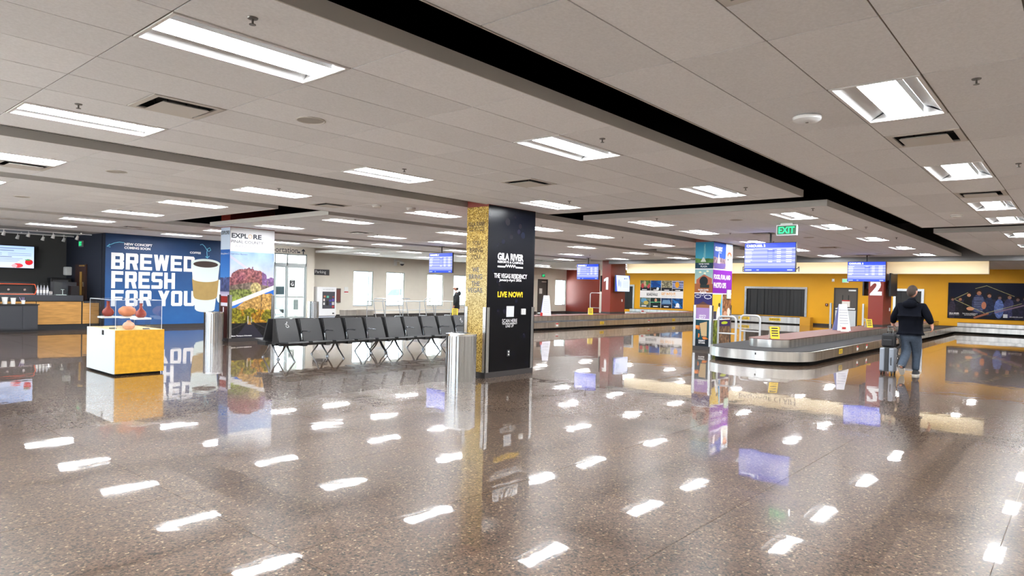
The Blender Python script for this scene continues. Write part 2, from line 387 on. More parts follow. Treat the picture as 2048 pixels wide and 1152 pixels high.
# ------------------------------------------------------------------ suspended ceiling islands
TX, X00 = 1.19, 1.557
LIGHTK = (-3, 0, 3, 6, 9, 11, 14, 17, 20)
SLOT = 'the black slot'
VENTS = [(2.43, 5.95, 0), (2.43, 10.76, 0), (7.15, 5.99, 0), (7.17, 10.81, 0), (7.1, 1.19, 0), (11.4, 1.19, 0), (11.98, 5.85, 1), (16.1, 6.15, 0), (21.24, 6.06, 1), (25.36, 5.84, 1), (6.5, 17.6, 0), (7.25, 20.6, 0), (11.48, 15.86, 0), (3.04, 1.2, 0)]
VLAB = ['square air vent near the big upper-left light', 'square air vent at the left edge beside a ceiling light', 'square air vent in mid ceiling, above the black poster column', 'square air vent left of the bulging smoke detector, past the second grey fascia',
        'square air vent beyond the large square-looking light at the upper right', 'square air vent between the second and third lights at the right', 'yellowish air vent just past the front edge of the baggage island ceiling', 'square air vent above the nearer carousel two screen',
        'yellowish air vent right of the nearer carousel two screen', 'yellowish air vent above the farther carousel two screen', 'square air vent beside a light above the coffee mural', 'small square air vent just above the coffee mural', 'square air vent lit brightly above the seating', 'square air vent cut off by the top edge']
tile_cache = {}
LIGHTS = []
def tile_mesh(w, d):
    k = (round(w, 3), round(d, 3))
    if k not in tile_cache:
        me = MB().box(-w / 2 + .005, w / 2 - .005, -d / 2 + .005, d / 2 - .005, 0, .016).mesh('ceiling_tile'); me.materials.append(TILEM); tile_cache[k] = me
    return tile_cache[k]
def island(x0, x1, y0, y1, nrow, lightrows, rowlab, label, detail=True, z=H, lights=True, kmax=99):
    isl = struct(MB().box(x0, x1, y0, y1, z + .09, z + .1).build('ceiling', WHITE), label, 'ceiling')
    for q in ((x0 - .012, x0, y0, y1), (x1, x1 + .012, y0, y1), (x0 - .012, x1 + .012, y0 - .012, y0), (x0 - .012, x1 + .012, y1, y1 + .012)):
        MB().box(*q, z - .004, z + .1).build('fascia', FASCIA, isl)
    rh = (y1 - y0) / nrow; xs = [x0] + [X00 + TX * k for k in range(-8, 40) if x0 + .02 < X00 + TX * k < x1 - .02] + [x1]
    tee = MB(); far = MB()
    for j in range(1, nrow): tee.box(x0, x1, y0 + j * rh - .012, y0 + j * rh + .012, z + .006, z + .012)
    for x in xs[1:-1]: tee.box(x - .012, x + .012, y0, y1, z + .0065, z + .0125)
    def tile(ax, bx, ay, by):
        ok, d = seen((ax + bx) / 2, (ay + by) / 2)
        if detail and ok and d < 17.5:
            o = bpy.data.objects.new('ceiling_tile', tile_mesh(bx - ax, by - ay)); COL.objects.link(o); o.parent = isl
            o.location = ((ax + bx) / 2, (ay + by) / 2, z)
        else: far.box(ax + .005, bx - .005, ay + .005, by - .005, z, z + .016)
    for j in range(nrow):
        ya, yb = y0 + j * rh, y0 + (j + 1) * rh
        for i in range(len(xs) - 1):
            xa, xb = xs[i], xs[i + 1]; k = round((xa - X00) / TX)
            if j in lightrows and lights and k in LIGHTK and xb - xa > 1.1 and abs(X00 + TX * k - xa) < .05:
                n = LIGHTK.index(k)
                LIGHTS.append((rowlab[lightrows.index(j)], place_troffer((xa + xb) / 2, (ya + yb) / 2, z, '')))
                continue
            vs = [v for v in range(len(VENTS)) if xa <= VENTS[v][0] < xb and ya <= VENTS[v][1] < yb and z == H]
            if vs and xb - xa > 1.1:
                v = vs[0]; kind = VENTS[v][2]; mid = (xa + xb) / 2; half = VENTS[v][0] > mid
                o = copy_tree(VENT[kind]) if kind in vent_used else VENT[kind]; vent_used.add(kind)
                o.location = (mid + (.297 if half else -.297), (ya + yb) / 2, z); o['label'] = VLAB[v]; o['group'] = 'square air diffusers in the ceiling'
                tee.box(mid - .012, mid + .012, ya, yb, z + .0065, z + .0125)
                tile(xa if half else mid, mid if half else xb, ya, yb)
                continue
            tile(xa, xb, ya, yb)
    tee.build('tee_grid', TEE, isl)
    if far.v: far.build('distant_tiles', TILEM, isl)['kind'] = 'stuff'
    return isl
island(-4.39, 16.13, 2.70 - 12 * .602, 2.70, 12, [9, 4], ['the near row right of ' + SLOT, 'a row behind the camera right of the slot'], 'white tiled ceiling island at the upper right, before ' + SLOT)
island(17.55, 26.9, 2.70 - 12 * .602, 2.70, 12, [9, 4], ['the near row right of ' + SLOT, 'a row behind the camera right of the slot'], 'farther ceiling island with pale blue front edge at the right')
island(-4.39, 10.39, 3.33, 8.2, 8, [1, 6], ['the row just beyond ' + SLOT, 'the second row beyond ' + SLOT], 'large central tiled ceiling island beyond ' + SLOT)
island(11.61, 26.9, 3.33, 8.2, 8, [1, 6], ['the row just beyond ' + SLOT, 'the second row beyond ' + SLOT], 'tiled ceiling island with blue-grey edge over the nearer baggage carousel')
island(-4.39, 20.3, 8.82, 11.87, 5, [2], ['the third row beyond ' + SLOT], 'tiled ceiling strip behind the black poster column')
island(21.4, 26.9, 8.82, 11.87, 5, [2], ['the third row beyond ' + SLOT], 'short tiled ceiling strip left of the collage column')
island(-4.39, 6.97, 12.43, 17.95, 9, [1, 6], ['the fourth row beyond ' + SLOT, 'the fifth row beyond ' + SLOT], 'tiled ceiling island at the left in front of the coffee mural')
island(8.15, 26.9, 12.43, 17.95, 9, [1, 6], ['the fourth row beyond ' + SLOT, 'the fifth row beyond ' + SLOT], 'tiled ceiling island with pale blue edge over the seating')
island(-4.39, 26.9, 18.56, 21.0, 4, [1], ['the sixth row beyond ' + SLOT], 'narrow far ceiling strip above the coffee mural', detail=False)
island(-4.39, 16.3, 21.58, 24.05, 4, [1], ['the seventh row beyond ' + SLOT], 'last ceiling strip, meeting the coffee mural wall', detail=False)
island(17.5, 26.9, 21.58, 27.68, 10, [1, 6], ['the seventh row beyond ' + SLOT, 'the eighth row beyond ' + SLOT], 'far ceiling island floating before the window wall', detail=False)
island(11.8, 17.4, 24.3, 27.8, 6, [2], ['the added raised ceiling by the entrance'], 'unseen raised ceiling panel added to light the wall above the entrance doors', detail=False, z=3.62)  # panel and its lights added, out of view, to brighten the door header
island(28.0, 39.1, -4.5, 17.4, 36, [], [], 'tiled ceiling over the baggage belts behind the cream bulkhead', detail=False)
island(28.0, 39.1, 18.0, 28.6, 17, [], [], 'tiled ceiling in the far corner by the red wall', detail=False)
LENS2 = [c for c in TROF.children if c.name.startswith('lens')][0].data.copy(); LENS2.materials.clear(); LENS2.materials.append(mat('bright_light_lens', (1.0, .98, .94), .4, emit=LENS * .95))
# lights over the baggage belts, mostly hidden by the bulkhead
for i, (x, y) in enumerate([(x, y) for x in (31.6, 36.4) for y in (3.94, 6.98, 10.04, 13.07, 16.13, 19.2, 22.2, 25.3)]):
    o = place_troffer(x, y, H - .092, f'light over the belts behind the cream bulkhead, {ORD[i // 8]} line, {ORD[i % 8]}')
    for ch in o.children:
        if ch.name.startswith('lens'): ch.data = LENS2
bpy.context.view_layer.update()
from bpy_extras.object_utils import world_to_camera_view
rows_ = {}
for rl, o in LIGHTS:
    p = world_to_camera_view(SC, SC.camera, Vector(o.location)); p.x *= 1
    vis = p.z > 0 and -.02 < p.x < 1.02 and -.05 < (p.y - .5) * 1 + .5 < 1.05
    rows_.setdefault(rl, []).append((p.x, vis, o))
for rl, l in rows_.items():
    l.sort(key=lambda q: q[2].location.x); k = m_ = 0
    for px, vis, o in l:
        if vis: o['label'] = f'recessed ceiling light, {ORD[k]} from the left, {rl}'; k += 1
        else: m_ += 1; o['label'] = f'light outside the picture, {ORD[m_ - 1]} of those, {rl}'
# black void above the islands
pl = MB().box(XMIN, XMAX, YMIN, 29.2, 4.3, 4.4)
struct(pl.build('ceiling', PLENUM), 'black void above the floating ceiling islands', 'ceiling')

# ------------------------------------------------------------------ walls
BEIGE = mat('beige_wall_paint', rgb(228, 221, 209), .7, noise=.02, nscale=3)
YELLOW = mat('mustard_wall_paint', rgb(226, 166, 12), .6, noise=.02, nscale=2)
CREAM = mat('cream_paint', rgb(246, 234, 205), .7)
REDW = mat('maroon_paint', rgb(126, 44, 32), .38)
NAVY = mat('dark_navy_paint', rgb(30, 36, 50), .6); CHAR = mat('charcoal_paint', rgb(72, 72, 72), .8)
BASEB = mat('dark_baseboard', rgb(52, 48, 48), .5); GREYP = mat('grey_beam_paint', rgb(128, 128, 130), .7)
def wall_y(name, y0, y1, x0, x1, z1, holes, m, label):
    """wall in the XZ plane with rectangular openings (x0, x1, z0, z1)"""
    b = MB(); xs = sorted({x0, x1, *[h[0] for h in holes], *[h[1] for h in holes]})
    for a, c in zip(xs, xs[1:]):
        hs = sorted([h for h in holes if h[0] <= a + 1e-6 and h[1] >= c - 1e-6], key=lambda h: h[2]); z = 0
        for h in hs:
            if h[2] > z: b.box(a, c, y0, y1, z, h[2])
            z = h[3]
        if z < z1: b.box(a, c, y0, y1, z, z1)
    return struct(b.build(name, m), label, 'wall')
WIN = [(20.5, 21.76), (22.62, 23.88), (25.55, 26.8), (27.65, 28.9), (37.62, 38.85)]
wall_y('wall_back', 28.9, 29.12, 17.5, 39.3, 4.35, [(a, b, .55, 2.38) for a, b in WIN] + [(35.6, 36.72, 0, 2.36)], BEIGE, 'beige wall with narrow bright windows behind the seating')
wall_y('wall_entrance', 27.9, 28.1, 11.0, 17.58, 4.35, [(14.0, 17.2, 0, 3.0)], BEIGE, 'beige wall around the glass entrance doors')
struct(MB().box(17.42, 17.58, 28.1, 28.9, 0, 4.35).build('wall_return', BEIGE), 'narrow return wall beside the entrance doors', 'wall')
# mustard back wall of the baggage hall, red and beige at its far end
def wall_x(name, x0, x1, y0, y1, z1, holes, m, label):
    b = MB(); ys = sorted({y0, y1, *[h[0] for h in holes], *[h[1] for h in holes]})
    for a, c in zip(ys, ys[1:]):
        hs = sorted([h for h in holes if h[0] <= a + 1e-6 and h[1] >= c - 1e-6], key=lambda h: h[2]); z = 0
        for h in hs:
            if h[2] > z: b.box(x0, x1, a, c, z, h[2])
            z = h[3]
        if z < z1: b.box(x0, x1, a, c, z, z1)
    return struct(b.build(name, m), label, 'wall')
XW = 38.9
wall_x('wall_baggage', XW, XW + .2, -4.6, 24.75, 4.3, [(12.15, 15.5, .45, 2.0), (6.45, 7.6, .45, 2.0), (23.3, 24.5, .45, 2.0), (9.42, 10.62, 0, 2.12)], YELLOW, 'mustard yellow wall behind the baggage carousels')
struct(MB().box(XW, XW + .2, 24.75, 26.0, 0, 4.3).build('wall_baggage_beige', BEIGE), 'narrow beige strip of wall left of the mustard wall', 'wall')
struct(MB().box(XW, XW + .2, 26.0, 28.9, 0, 4.3).build('wall_baggage_red', REDW), 'maroon red wall panel in the far corner', 'wall')
struct(MB().box(XW - .012, XW, 26.0, 28.9, 0, .12).build('baseboard_red', BASEB), 'dark baseboard under the maroon wall', 'baseboard')
bb = MB()
for a, b in ((-4.6, 9.38), (10.66, 26.0)): bb.box(XW - .012, XW, a, b, 0, .12)
struct(bb.build('baseboard_baggage', BASEB), 'dark baseboard along the mustard wall', 'baseboard')
bb = MB()
for a, b in ((17.58, 35.55), (36.77, 38.88)): bb.box(a, b, 28.888, 28.9, 0, .12)
struct(bb.build('baseboard_back', BASEB), 'dark baseboard along the window wall', 'baseboard')
# unseen sides of the hall
wall_x('wall_side', XMIN - .2, XMIN, YMIN, 29.1, 4.3, [(6.0 + 3.6 * i, 7.8 + 3.6 * i, .5, 2.6) for i in range(5)], BEIGE, 'beige glazed side wall of the hall, left of the camera')
struct(MB().box(XMIN, XMAX, YMIN - .2, YMIN, 0, 4.3).build('wall_front', BEIGE), 'beige front wall of the hall behind the camera', 'wall')
# grey beam and cream bulkhead
struct(MB().box(26.98, 27.26, -4.5, 17.55, 2.94, 4.3).build('trim_1', GREYP), 'long grey beam hanging along the end of the hall ceiling', 'beam')
bk = struct(MB().box(27.75, 28.0, 2.62, 17.0, 2.52, 4.3).build('trim_2', CREAM), 'cream bulkhead with baggage claim lettering under the grey beam', 'bulkhead')
lt = bpy.data.objects.new('lettering_anchor', None); COL.objects.link(lt); lt.parent = bk; lt.location = (27.75, 11.25, 2.52); lt.rotation_euler = (0, 0, FX)
txt(bk, 'BAGGAGE CLAIM', 0, .2, w=2.35, m=INKD).matrix_local = Matrix.Translation((27.748, 10.1, 2.5)) @ Matrix.Rotation(FX, 4, 'Z')
bpy.data.objects.remove(lt)

cv = tag(MB().box(-.03, .03, -7.3, 7.0, 0, .05).build('cove_light', mat('cove_glow', rgb(255, 240, 212), emit=5.0)), 'warm strip light hidden behind the grey beam, washing the cream bulkhead', 'light'); cv.location = (27.32, 9.9, 2.99)

# cafe recess, mural wall
struct(MB().box(7.6, 11.7, 24.2, 24.4, 0, 4.3).build('wall_mural', NAVY), 'wall that carries the blue coffee mural', 'wall')
struct(MB().box(11.5, 11.7, 24.4, 27.9, 0, 4.3).build('wall_mural_end', NAVY), 'end of the mural wall behind the photo column', 'wall')
struct(MB().box(7.58, 7.76, 24.4, 28.2, 0, 4.3).build('wall_cafe_side', NAVY), 'dark navy side wall of the cafe recess', 'wall')
struct(MB().box(-4.5, 7.6, 28.0, 28.2, 0, 4.3).build('wall_cafe_back', CHAR), 'charcoal back wall of the cafe behind the menu screen', 'wall')
struct(MB().box(-4.5, 7.58, 24.07, 28.0, H, H + .1).build('ceiling_cafe', mat('cafe_ceiling', (.5, .49, .48), .9)), 'plain grey ceiling over the cafe counter', 'ceiling')
struct(MB().box(7.62, 11.7, 24.185, 24.2, 0, .12).build('baseboard_mural', BASEB), 'dark baseboard under the coffee mural', 'baseboard')

# windows in the beige wall
GLASS = glass_mat('window_glass', (.93, .97, .96)); WFRAME = mat('window_frame_aluminium', (.5, .54, .55), .4, .6)
WLAB = ['window nearest the parking kiosk, car roof outside', 'second window from the kiosk, behind the luggage carts', 'third window, below the far blue screen', 'fourth window, behind the person in the white cap', 'window beside the red wall at the far corner']
for i, (a, b) in enumerate(WIN):
    t = thing(f'window_{i + 1}', WLAB[i], 'window', ((a + b) / 2, 29.0, 0)); t['kind'] = 'structure'
    w2 = (b - a) / 2
    shape('window_frame', WFRAME, t, (-w2, -w2 + .05, -.05, .05, .55, 2.38), (w2 - .05, w2, -.05, .05, .55, 2.38), (-w2 + .05, w2 - .05, -.05, .05, .55, .6), (-w2 + .05, w2 - .05, -.05, .05, 2.33, 2.38))
    shape('mullion', WFRAME, t, (w2 - .26, w2 - .22, -.03, .03, .6, 2.33))
    shape('pane', GLASS, t, (-w2 + .05, w2 - .26, -.004, .004, .6, 2.33)); shape('pane', GLASS, t, (w2 - .22, w2 - .05, -.004, .004, .6, 2.33))
    shape('sill', WHITE, t, (-w2, w2, -.14, -.05, .53, .55))

# glass entrance doors
t = thing('door_1', 'glass sliding entrance doors with transom beside the photo column', 'door', (15.6, 28.0, 0)); t['kind'] = 'structure'
fr = MB()
for x in (-1.6, -.02, .58, 1.54): fr.box(x, x + .06, -.06, .06, 0, 3.0)
fr.box(-1.6, 1.6, -.06, .06, 2.44, 2.56); fr.box(-1.6, 1.6, -.06, .06, 2.94, 3.0)
fr.build('door_frame', WFRAME, t)
for a, b in ((-1.54, -.02), (.04, .58), (.64, 1.54)):
    l = shape('door_leaf', WFRAME, t, (a, a + .05, -.025, .025, .02, 2.44), (b - .05, b, -.025, .025, .02, 2.44), (a + .05, b - .05, -.025, .025, .02, .1), (a + .05, b - .05, -.025, .025, .98, 1.04), (a + .05, b - .05, -.025, .025, 2.36, 2.44))
    shape('pane', GLASS, l, (a + .05, b - .05, -.004, .004, .1, .98)); shape('pane', GLASS, l, (a + .05, b - .05, -.004, .004, 1.04, 2.36))
    shape('transom_pane', GLASS, t, (a, b, -.004, .004, 2.56, 2.94))
shape('transom_bar', WFRAME, t, (-1.54, 1.54, -.03, .03, 2.72, 2.74))
gs = shape('gate_sign', INKK, t, (.76, 1.02, -.034, -.028, 1.45, 1.78)); txt(gs, 'G', .89, 1.6, h=.16, m=INKW, y=-.036, bold=.03); txt(gs, 'GATE', .89, 1.74, w=.14, m=INKW, y=-.036)
txt(t, 'Transportation', .05, 3.12, w=2.1, m=INKD, y=-.104)
ar = MB().wallprism([(1.36, 3.0), (1.41, 3.0), (1.41, 3.16), (1.47, 3.11), (1.47, 3.17), (1.385, 3.25), (1.30, 3.17), (1.30, 3.11), (1.36, 3.16)], -.104, -.102); ar.build('arrow_mark', INKD, t)
MB().wallprism([(1.1, 3.05), (1.22, 3.05), (1.22, 3.11), (1.14, 3.11), (1.1, 3.09)], -.104, -.102).build('bus_mark', INKD, t)

# ------------------------------------------------------------------ outside the windows
PAVE = mat('sunlit_pavement', (.62, .62, .6), .9); BLOCK = mat('pale_block', (.55, .58, .58), .9)
struct(MB().box(-60, 80, 29.4, 90, -.25, -.05).build('ground', PAVE), 'pale pavement outside the windows', 'ground')
struct(MB().box(-60, -5.0, -60, 29.4, -.25, -.05).build('ground', PAVE), 'pale pavement beyond the glazed side wall', 'ground')
struct(MB().box(8, 21.5, 29.3, 32.5, 3.7, 3.9).build('canopy', BLOCK), 'unseen canopy added outside the glass doors to shade the pier', 'canopy')  # slab added out of view to keep the pier in shade
bw = thing('block_pier', 'pale grey block pier outside the entrance doors', 'pier', (18.85, 31.2, -.05))
bm_ = MB().box(-.49, .49, .006, .4, 0, 3.6).mesh('block')
b1 = shape('core', mat('mortar', (.4, .42, .42), .9), bw, (-.6, .6, .01, .5, 0, 3.6))
blk = MB().box(-.195, .195, -.012, .05, -.095, .095).mesh('block'); blk.materials.append(BLOCK)
for r in range(18):
    for c in range(3):
        o = bpy.data.objects.new('block', blk); COL.objects.link(o); o.parent = bw; o.location = (-.4 + c * .4 + (.0 if r % 2 else -.08), 0, .1 + r * .2)
MB().box(-.35, .1, -.05, 0, .35, .85).build('louvre_vent', mat('vent_dark', (.12, .13, .14), .6), bw)

# ------------------------------------------------------------------ wrapped columns
def on_left(o, d):          # put a sheet made in the front plane onto the thing's -X face (d = depth of the thing)
    o.rotation_euler = (0, 0, FX); o.location = (0, d, 0); return o
def glitter():
    m = bpy.data.materials.new('gold_glitter'); m.use_nodes = True; nt = m.node_tree; N = nt.nodes.new; L = nt.links.new
    b = nt.nodes['Principled BSDF']; g = N('ShaderNodeTexCoord')
    v = N('ShaderNodeTexVoronoi'); v.inputs['Scale'].default_value = 75; L(g.outputs['Object'], v.inputs['Vector'])
    s = N('ShaderNodeSeparateColor'); L(v.outputs['Color'], s.inputs[0]); r = N('ShaderNodeValToRGB')
    e = r.color_ramp.elements; e[0].color = (*rgb(92, 66, 10), 1); e[1].color = (*rgb(232, 205, 120), 1); q = e.new(.5); q.color = (*rgb(172, 134, 30), 1)
    L(s.outputs[0], r.inputs[0])
    r2 = N('ShaderNodeValToRGB'); e = r2.color_ramp.elements; e[0].color = (*rgb(150, 128, 70), 1); e[1].color = (*rgb(226, 212, 165), 1); L(s.outputs[0], r2.inputs[0])
    sx = N('ShaderNodeSeparateXYZ'); L(g.outputs['Object'], sx.inputs[0])
    z = N('ShaderNodeValToRGB'); e = z.color_ramp.elements; e[0].position = .22; e[0].color = (0, 0, 0, 1); e[1].position = .85; e[1].color = (0, 0, 0, 1)
    q = e.new(.5); q.color = (.85, .85, .85, 1)
    d = N('ShaderNodeMath'); d.operation = 'DIVIDE'; d.inputs[1].default_value = 3.0; L(sx.outputs[2], d.inputs[0]); L(d.outputs[0], z.inputs[0])
    mx = N('ShaderNodeMix'); mx.data_type = 'RGBA'; L(z.outputs[0], mx.inputs[0]); L(r.outputs[0], mx.inputs[6]); L(r2.outputs[0], mx.inputs[7])
    L(mx.outputs[2], b.inputs['Base Color']); b.inputs['Roughness'].default_value = .45; b.inputs['Metallic'].default_value = .25
    return m
def column_core(t, w, d, m=REDW, top=H + .9):
    shape('core', m, t, (0, w, 0, d, 0, top))
    shape('base_board', BASEB, t, (-.012, w + .012, -.012, d + .012, 0, .1))
def guards(t, w, d, z1=1.27, corners=((0, 0), (1, 0), (0, 1))):
    for cx, cy in corners:
        x, y = cx * w, cy * d; sx, sy = (1 if cx else -1), (1 if cy else -1); b = MB()
        b.box(min(x - sx * .07, x + sx * .016), max(x - sx * .07, x + sx * .016), min(y + sy * .004, y + sy * .016), max(y + sy * .004, y + sy * .016), .1, z1)
        b.box(min(x + sx * .004, x + sx * .016), max(x + sx * .004, x + sx * .016), min(y - sy * .07, y + sy * .016), max(y - sy * .07, y + sy * .016), .1, z1)
        b.build('corner_guard', STEEL, t)
def zigzag(parent, x0, x1, z, m, th=.022, y=-.003):
    n = 5; c = (x0 + x1) / 2; w = (x1 - x0) * .42; b = MB(); pts = [(x0, z - .01)]
    pts += [(c - w / 2, z - .01)]
    for i in range(n): pts += [(c - w / 2 + w * (i + .5) / n, z + .03), (c - w / 2 + w * (i + 1) / n, z - .01)]
    pts += [(x1, z - .01)]
    for (a, p), (q, r) in zip(pts, pts[1:]): b.add([(a, y, p - th / 2), (q, y, r - th / 2), (q, y, r + th / 2), (a, y, p + th / 2)], [(0, 1, 2, 3)])
    return b.build('zigzag_mark', m, parent)

# --- gold and black advert column
t = thing('column', 'square column wrapped in gold glitter and black casino advertising', 'column', (8.606, 8.15, 0))
W_, D_ = 1.31, .53
column_core(t, W_, D_)
GOLD = glitter()
gw = on_left(MB().box(0, D_, -.004, -.001, .1, 3.07).build('gold_wrap', GOLD, t), D_)
GT = mat('wrap_lettering_dark', rgb(70, 52, 20), .5); GT2 = mat('wrap_lettering_grey', rgb(92, 96, 110), .5)
txt(gw, 'GILA RIVER', .25, 2.76, w=.41, h=.075, m=GT, y=-.007, bold=.02); txt(gw, 'RESORTS & CASINOS', .25, 2.70, w=.38, m=GT, y=-.007); zigzag(gw, .07, .44, 2.655, GT, .012, -.007)
for s, z, w, m in (('YOU', 2.42, .21, GT), ('BRING', 2.295, .33, GT), ('YOU.', 2.17, .25, GT), ('WE', 1.94, .17, GT2), ('BRING', 1.815, .33, GT2), ('THE', 1.69, .21, GT2), ('VEGAS.', 1.57, .39, GT2)):
    txt(gw, s, .25, z, w=w, h=.085, m=m, y=-.007, bold=.012)
a = canvas(260, 116, (14, 16, 30))
ramp(a, 0, .35, (14, 17, 28), (8, 9, 17)); ramp(a, .35, 1, (8, 9, 17), (6, 6, 10))
for i in range(46):
    c = rnd.choice([(60, 70, 120), (80, 60, 110), (110, 80, 70), (50, 60, 100)]); r_ = rnd.uniform(.02, .05)
    ell(a, rnd.random(), rnd.random() ** .8, r_, r_ * .45, c, rnd.uniform(.05, .2))
bw_ = sheet(t, a, 0, W_, .1, 3.1, PRINTM, y=-.004, name='black_wrap')
txt(bw_, 'GILA RIVER', .62, 2.195, w=.72, h=.13, m=INKW, y=-.007, bold=.035); txt(bw_, 'RESORTS & CASINOS', .62, 2.098, w=.71, h=.04, m=INKW, y=-.007, bold=.02); zigzag(bw_, .26, .97, 2.02, INKW, .026, -.007)
txt(bw_, 'THE VEGAS RESIDENCY', .635, 1.845, w=.92, h=.085, m=INKW, y=-.007, bold=.02); txt(bw_, 'January-April 2026', .625, 1.765, w=.62, h=.062, m=INKW, y=-.007, bold=.01)
txt(bw_, 'LIVE NOW!', .63, 1.505, w=.70, h=.105, m=INKY, y=-.007, bold=.035)
shape('blank_panel', mat('pale_panel', rgb(205, 208, 215), .5), bw_, (.53, .74, -.008, -.006, 1.09, 1.29))
txt(bw_, 'SCAN HERE', .63, 1.02, w=.42, h=.065, m=INKW, y=-.007); txt(bw_, 'THE VEGAS RESIDENCY', .63, .965, w=.42, h=.028, m=INKW, y=-.007, bold=.02); txt(bw_, 'LINE UP', .63, .92, w=.22, h=.045, m=INKW, y=-.007)
sw = shape('card_reader', PAPER, t, (.95, 1.05, -.035, -.004, 1.13, 1.24)); shape('reader_slot', BLACK, sw, (.985, .99, -.037, -.034, 1.14, 1.23))
so = shape('power_socket', mat('socket_dark', (.03, .03, .035), .4), t, (.57, .65, -.012, -.004, .36, .48))
for z in (.395, .445): MB().cyl((.61, -.016, z), (.61, -.008, z), .016, 10).build('outlet', PAPER, so)
guards(t, W_, D_)

# --- photo column "Explore Pinal County"
t = thing('column', 'square column wrapped in desert mountain photographs reading Explore Pinal County', 'column', (8.5, 17.55, 0)); W_, D_ = 1.27, .53
column_core(t, W_, D_)
def mountains(h, w_):
    a = canvas(h, w_, (235, 236, 240)); X, Y = grid(a); n1 = noise2(h, w_, 8, 1, 4); n2 = noise2(h, w_, 70, 2, 3); n2 = np.clip(.5 + (n2 - .5) * 1.2, 0, 1); n3 = noise2(h, w_, 14, 5, 4)
    ramp(a, .215, .46, (150, 180, 222), (205, 205, 225)); k = (Y > .215) & (Y < .5); a[k] += ((n1 - .5) * .22)[k][:, None]
    line(a, 0, .26, .5, .40, .05, (235, 190, 205), .35)
    ridge = .45 - .1 * np.clip(1 - np.abs(X - .43) / .4, 0, 1) ** .35 + .035 * (noise2(h, w_, 26, 9, 3) - .5) * 2
    ridge2 = .47 - .02 * X + .02 * (n1 - .5)
    col = np.array([142, 94, 86]) / 255 * (.35 + 1.1 * n2[..., None]) + np.array([40, 10, 50]) / 255 * (n1[..., None] - .3)
    k = (Y > np.minimum(ridge, ridge2)) & (Y < .62); a[k] = col[k]
    far = k & (X > .72); a[far] = (np.array([128, 96, 140]) / 255 * (.7 + .6 * n2[..., None]))[far]
    k = (Y > .49 + .08 * np.abs(X - .45)) & (Y < .75); a[k] = (np.array([120, 105, 95]) / 255 * (.6 + .8 * n2[..., None]))[k]
    k = (Y > .56 + .02 * (n1 - .5)) & (Y < .8); a[k] = (np.array([128, 138, 74]) / 255 * (.35 + 1.2 * n2[..., None]))[k]
    k = (Y > .62 + .05 * X) & (Y < .8) & (n3 > .45); a[k] = (np.array([150, 168, 70]) / 255 * (.6 + .7 * n2[..., None]))[k]
    k = ((X - .58) / .12) ** 2 + ((Y - .545) / .055) ** 2 < 1; a[k] = (np.array([190, 172, 120]) / 255 * (.5 + .9 * n2[..., None]))[k]
    rect(a, .845, .47, .862, .545, (150, 140, 105))
    # the lower photograph: autumn trees and a timber bridge under a white slanted band
    low = Y > .70 - .165 * X
    b = canvas(h, w_, (70, 120, 200)); ramp(b, 0, 1, (30, 90, 200), (60, 130, 220))
    k = Y > .60 + .22 * np.abs(X - .95) - .16 * np.clip((.6 - np.abs(X - .45)), 0, 1) + .04 * (n3 - .5); b[k] = (np.array([205, 160, 92]) / 255 * (.5 + .9 * n2[..., None]))[k]
    k = (Y > .745 + .08 * (n3 - .5)); b[k] = (np.array([140, 132, 40]) / 255 * (.3 + 1.3 * n2[..., None]))[k]
    k = (Y > .74) & (n3 > .56); b[k] = (np.array([196, 140, 44]) / 255 * (.4 + 1.0 * n2[..., None]))[k]
    k = Y > .865 + .1 * (np.abs(X - .45)) * 0; b[k] = (np.array([34, 32, 34]) / 255 * (.5 + .9 * n2[..., None]))[k]
    poly(b, [(.40, .86), (.50, .86), (.78, 1), (.14, 1)], (52, 50, 62)); poly(b, [(.43, .85), (.47, .85), (.5, .88), (.41, .88)], (190, 140, 80))
    line(b, .0, .93, .4, .855, .02, (60, 55, 52)); line(b, 1, .95, .52, .855, .02, (60, 55, 52)); rect(b, .41, .80, .425, .87, (215, 205, 190)); rect(b, .485, .81, .50, .86, (215, 205, 190)); line(b, .73, .56, .70, .80, .012, (40, 40, 50))
    a[low] = b[low]
    band = np.abs(Y - (.70 - .165 * X)) < .02; a[band] = .93
    return a * .9
fw_ = sheet(t, mountains(330, 150), 0, W_, .1, 3.09, PRINT, y=-.004, name='front_wrap')
txt(fw_, 'EXPL', .26, 2.875, w=.46, h=.13, m=INKD, y=-.007, bold=.035); txt(fw_, 'RE', .76, 2.875, w=.24, h=.13, m=INKD, y=-.007, bold=.035)
MB().tube([(.555 + .05 * math.cos(i * math.pi / 8), -.006, 2.875 + .05 * math.sin(i * math.pi / 8)) for i in range(17)], .008, 6).build('sun_ring_mark', mat('tan_vinyl', rgb(200, 160, 120), .5), fw_)
txt(fw_, 'PINAL COUNTY', .48, 2.715, w=.92, h=.075, m=INKD, y=-.007); txt(fw_, 'ARIZONA', .47, 2.595, w=.68, h=.055, m=INKG, y=-.007, spacing=1.3)
txt(fw_, 'Superstition Mountains', .25, 2.375, w=.46, h=.045, m=INKD, y=-.007); txt(fw_, 'Boyce Thompson Arboretum', .36, .155, w=.57, h=.05, m=INKW, y=-.007, bold=.02)
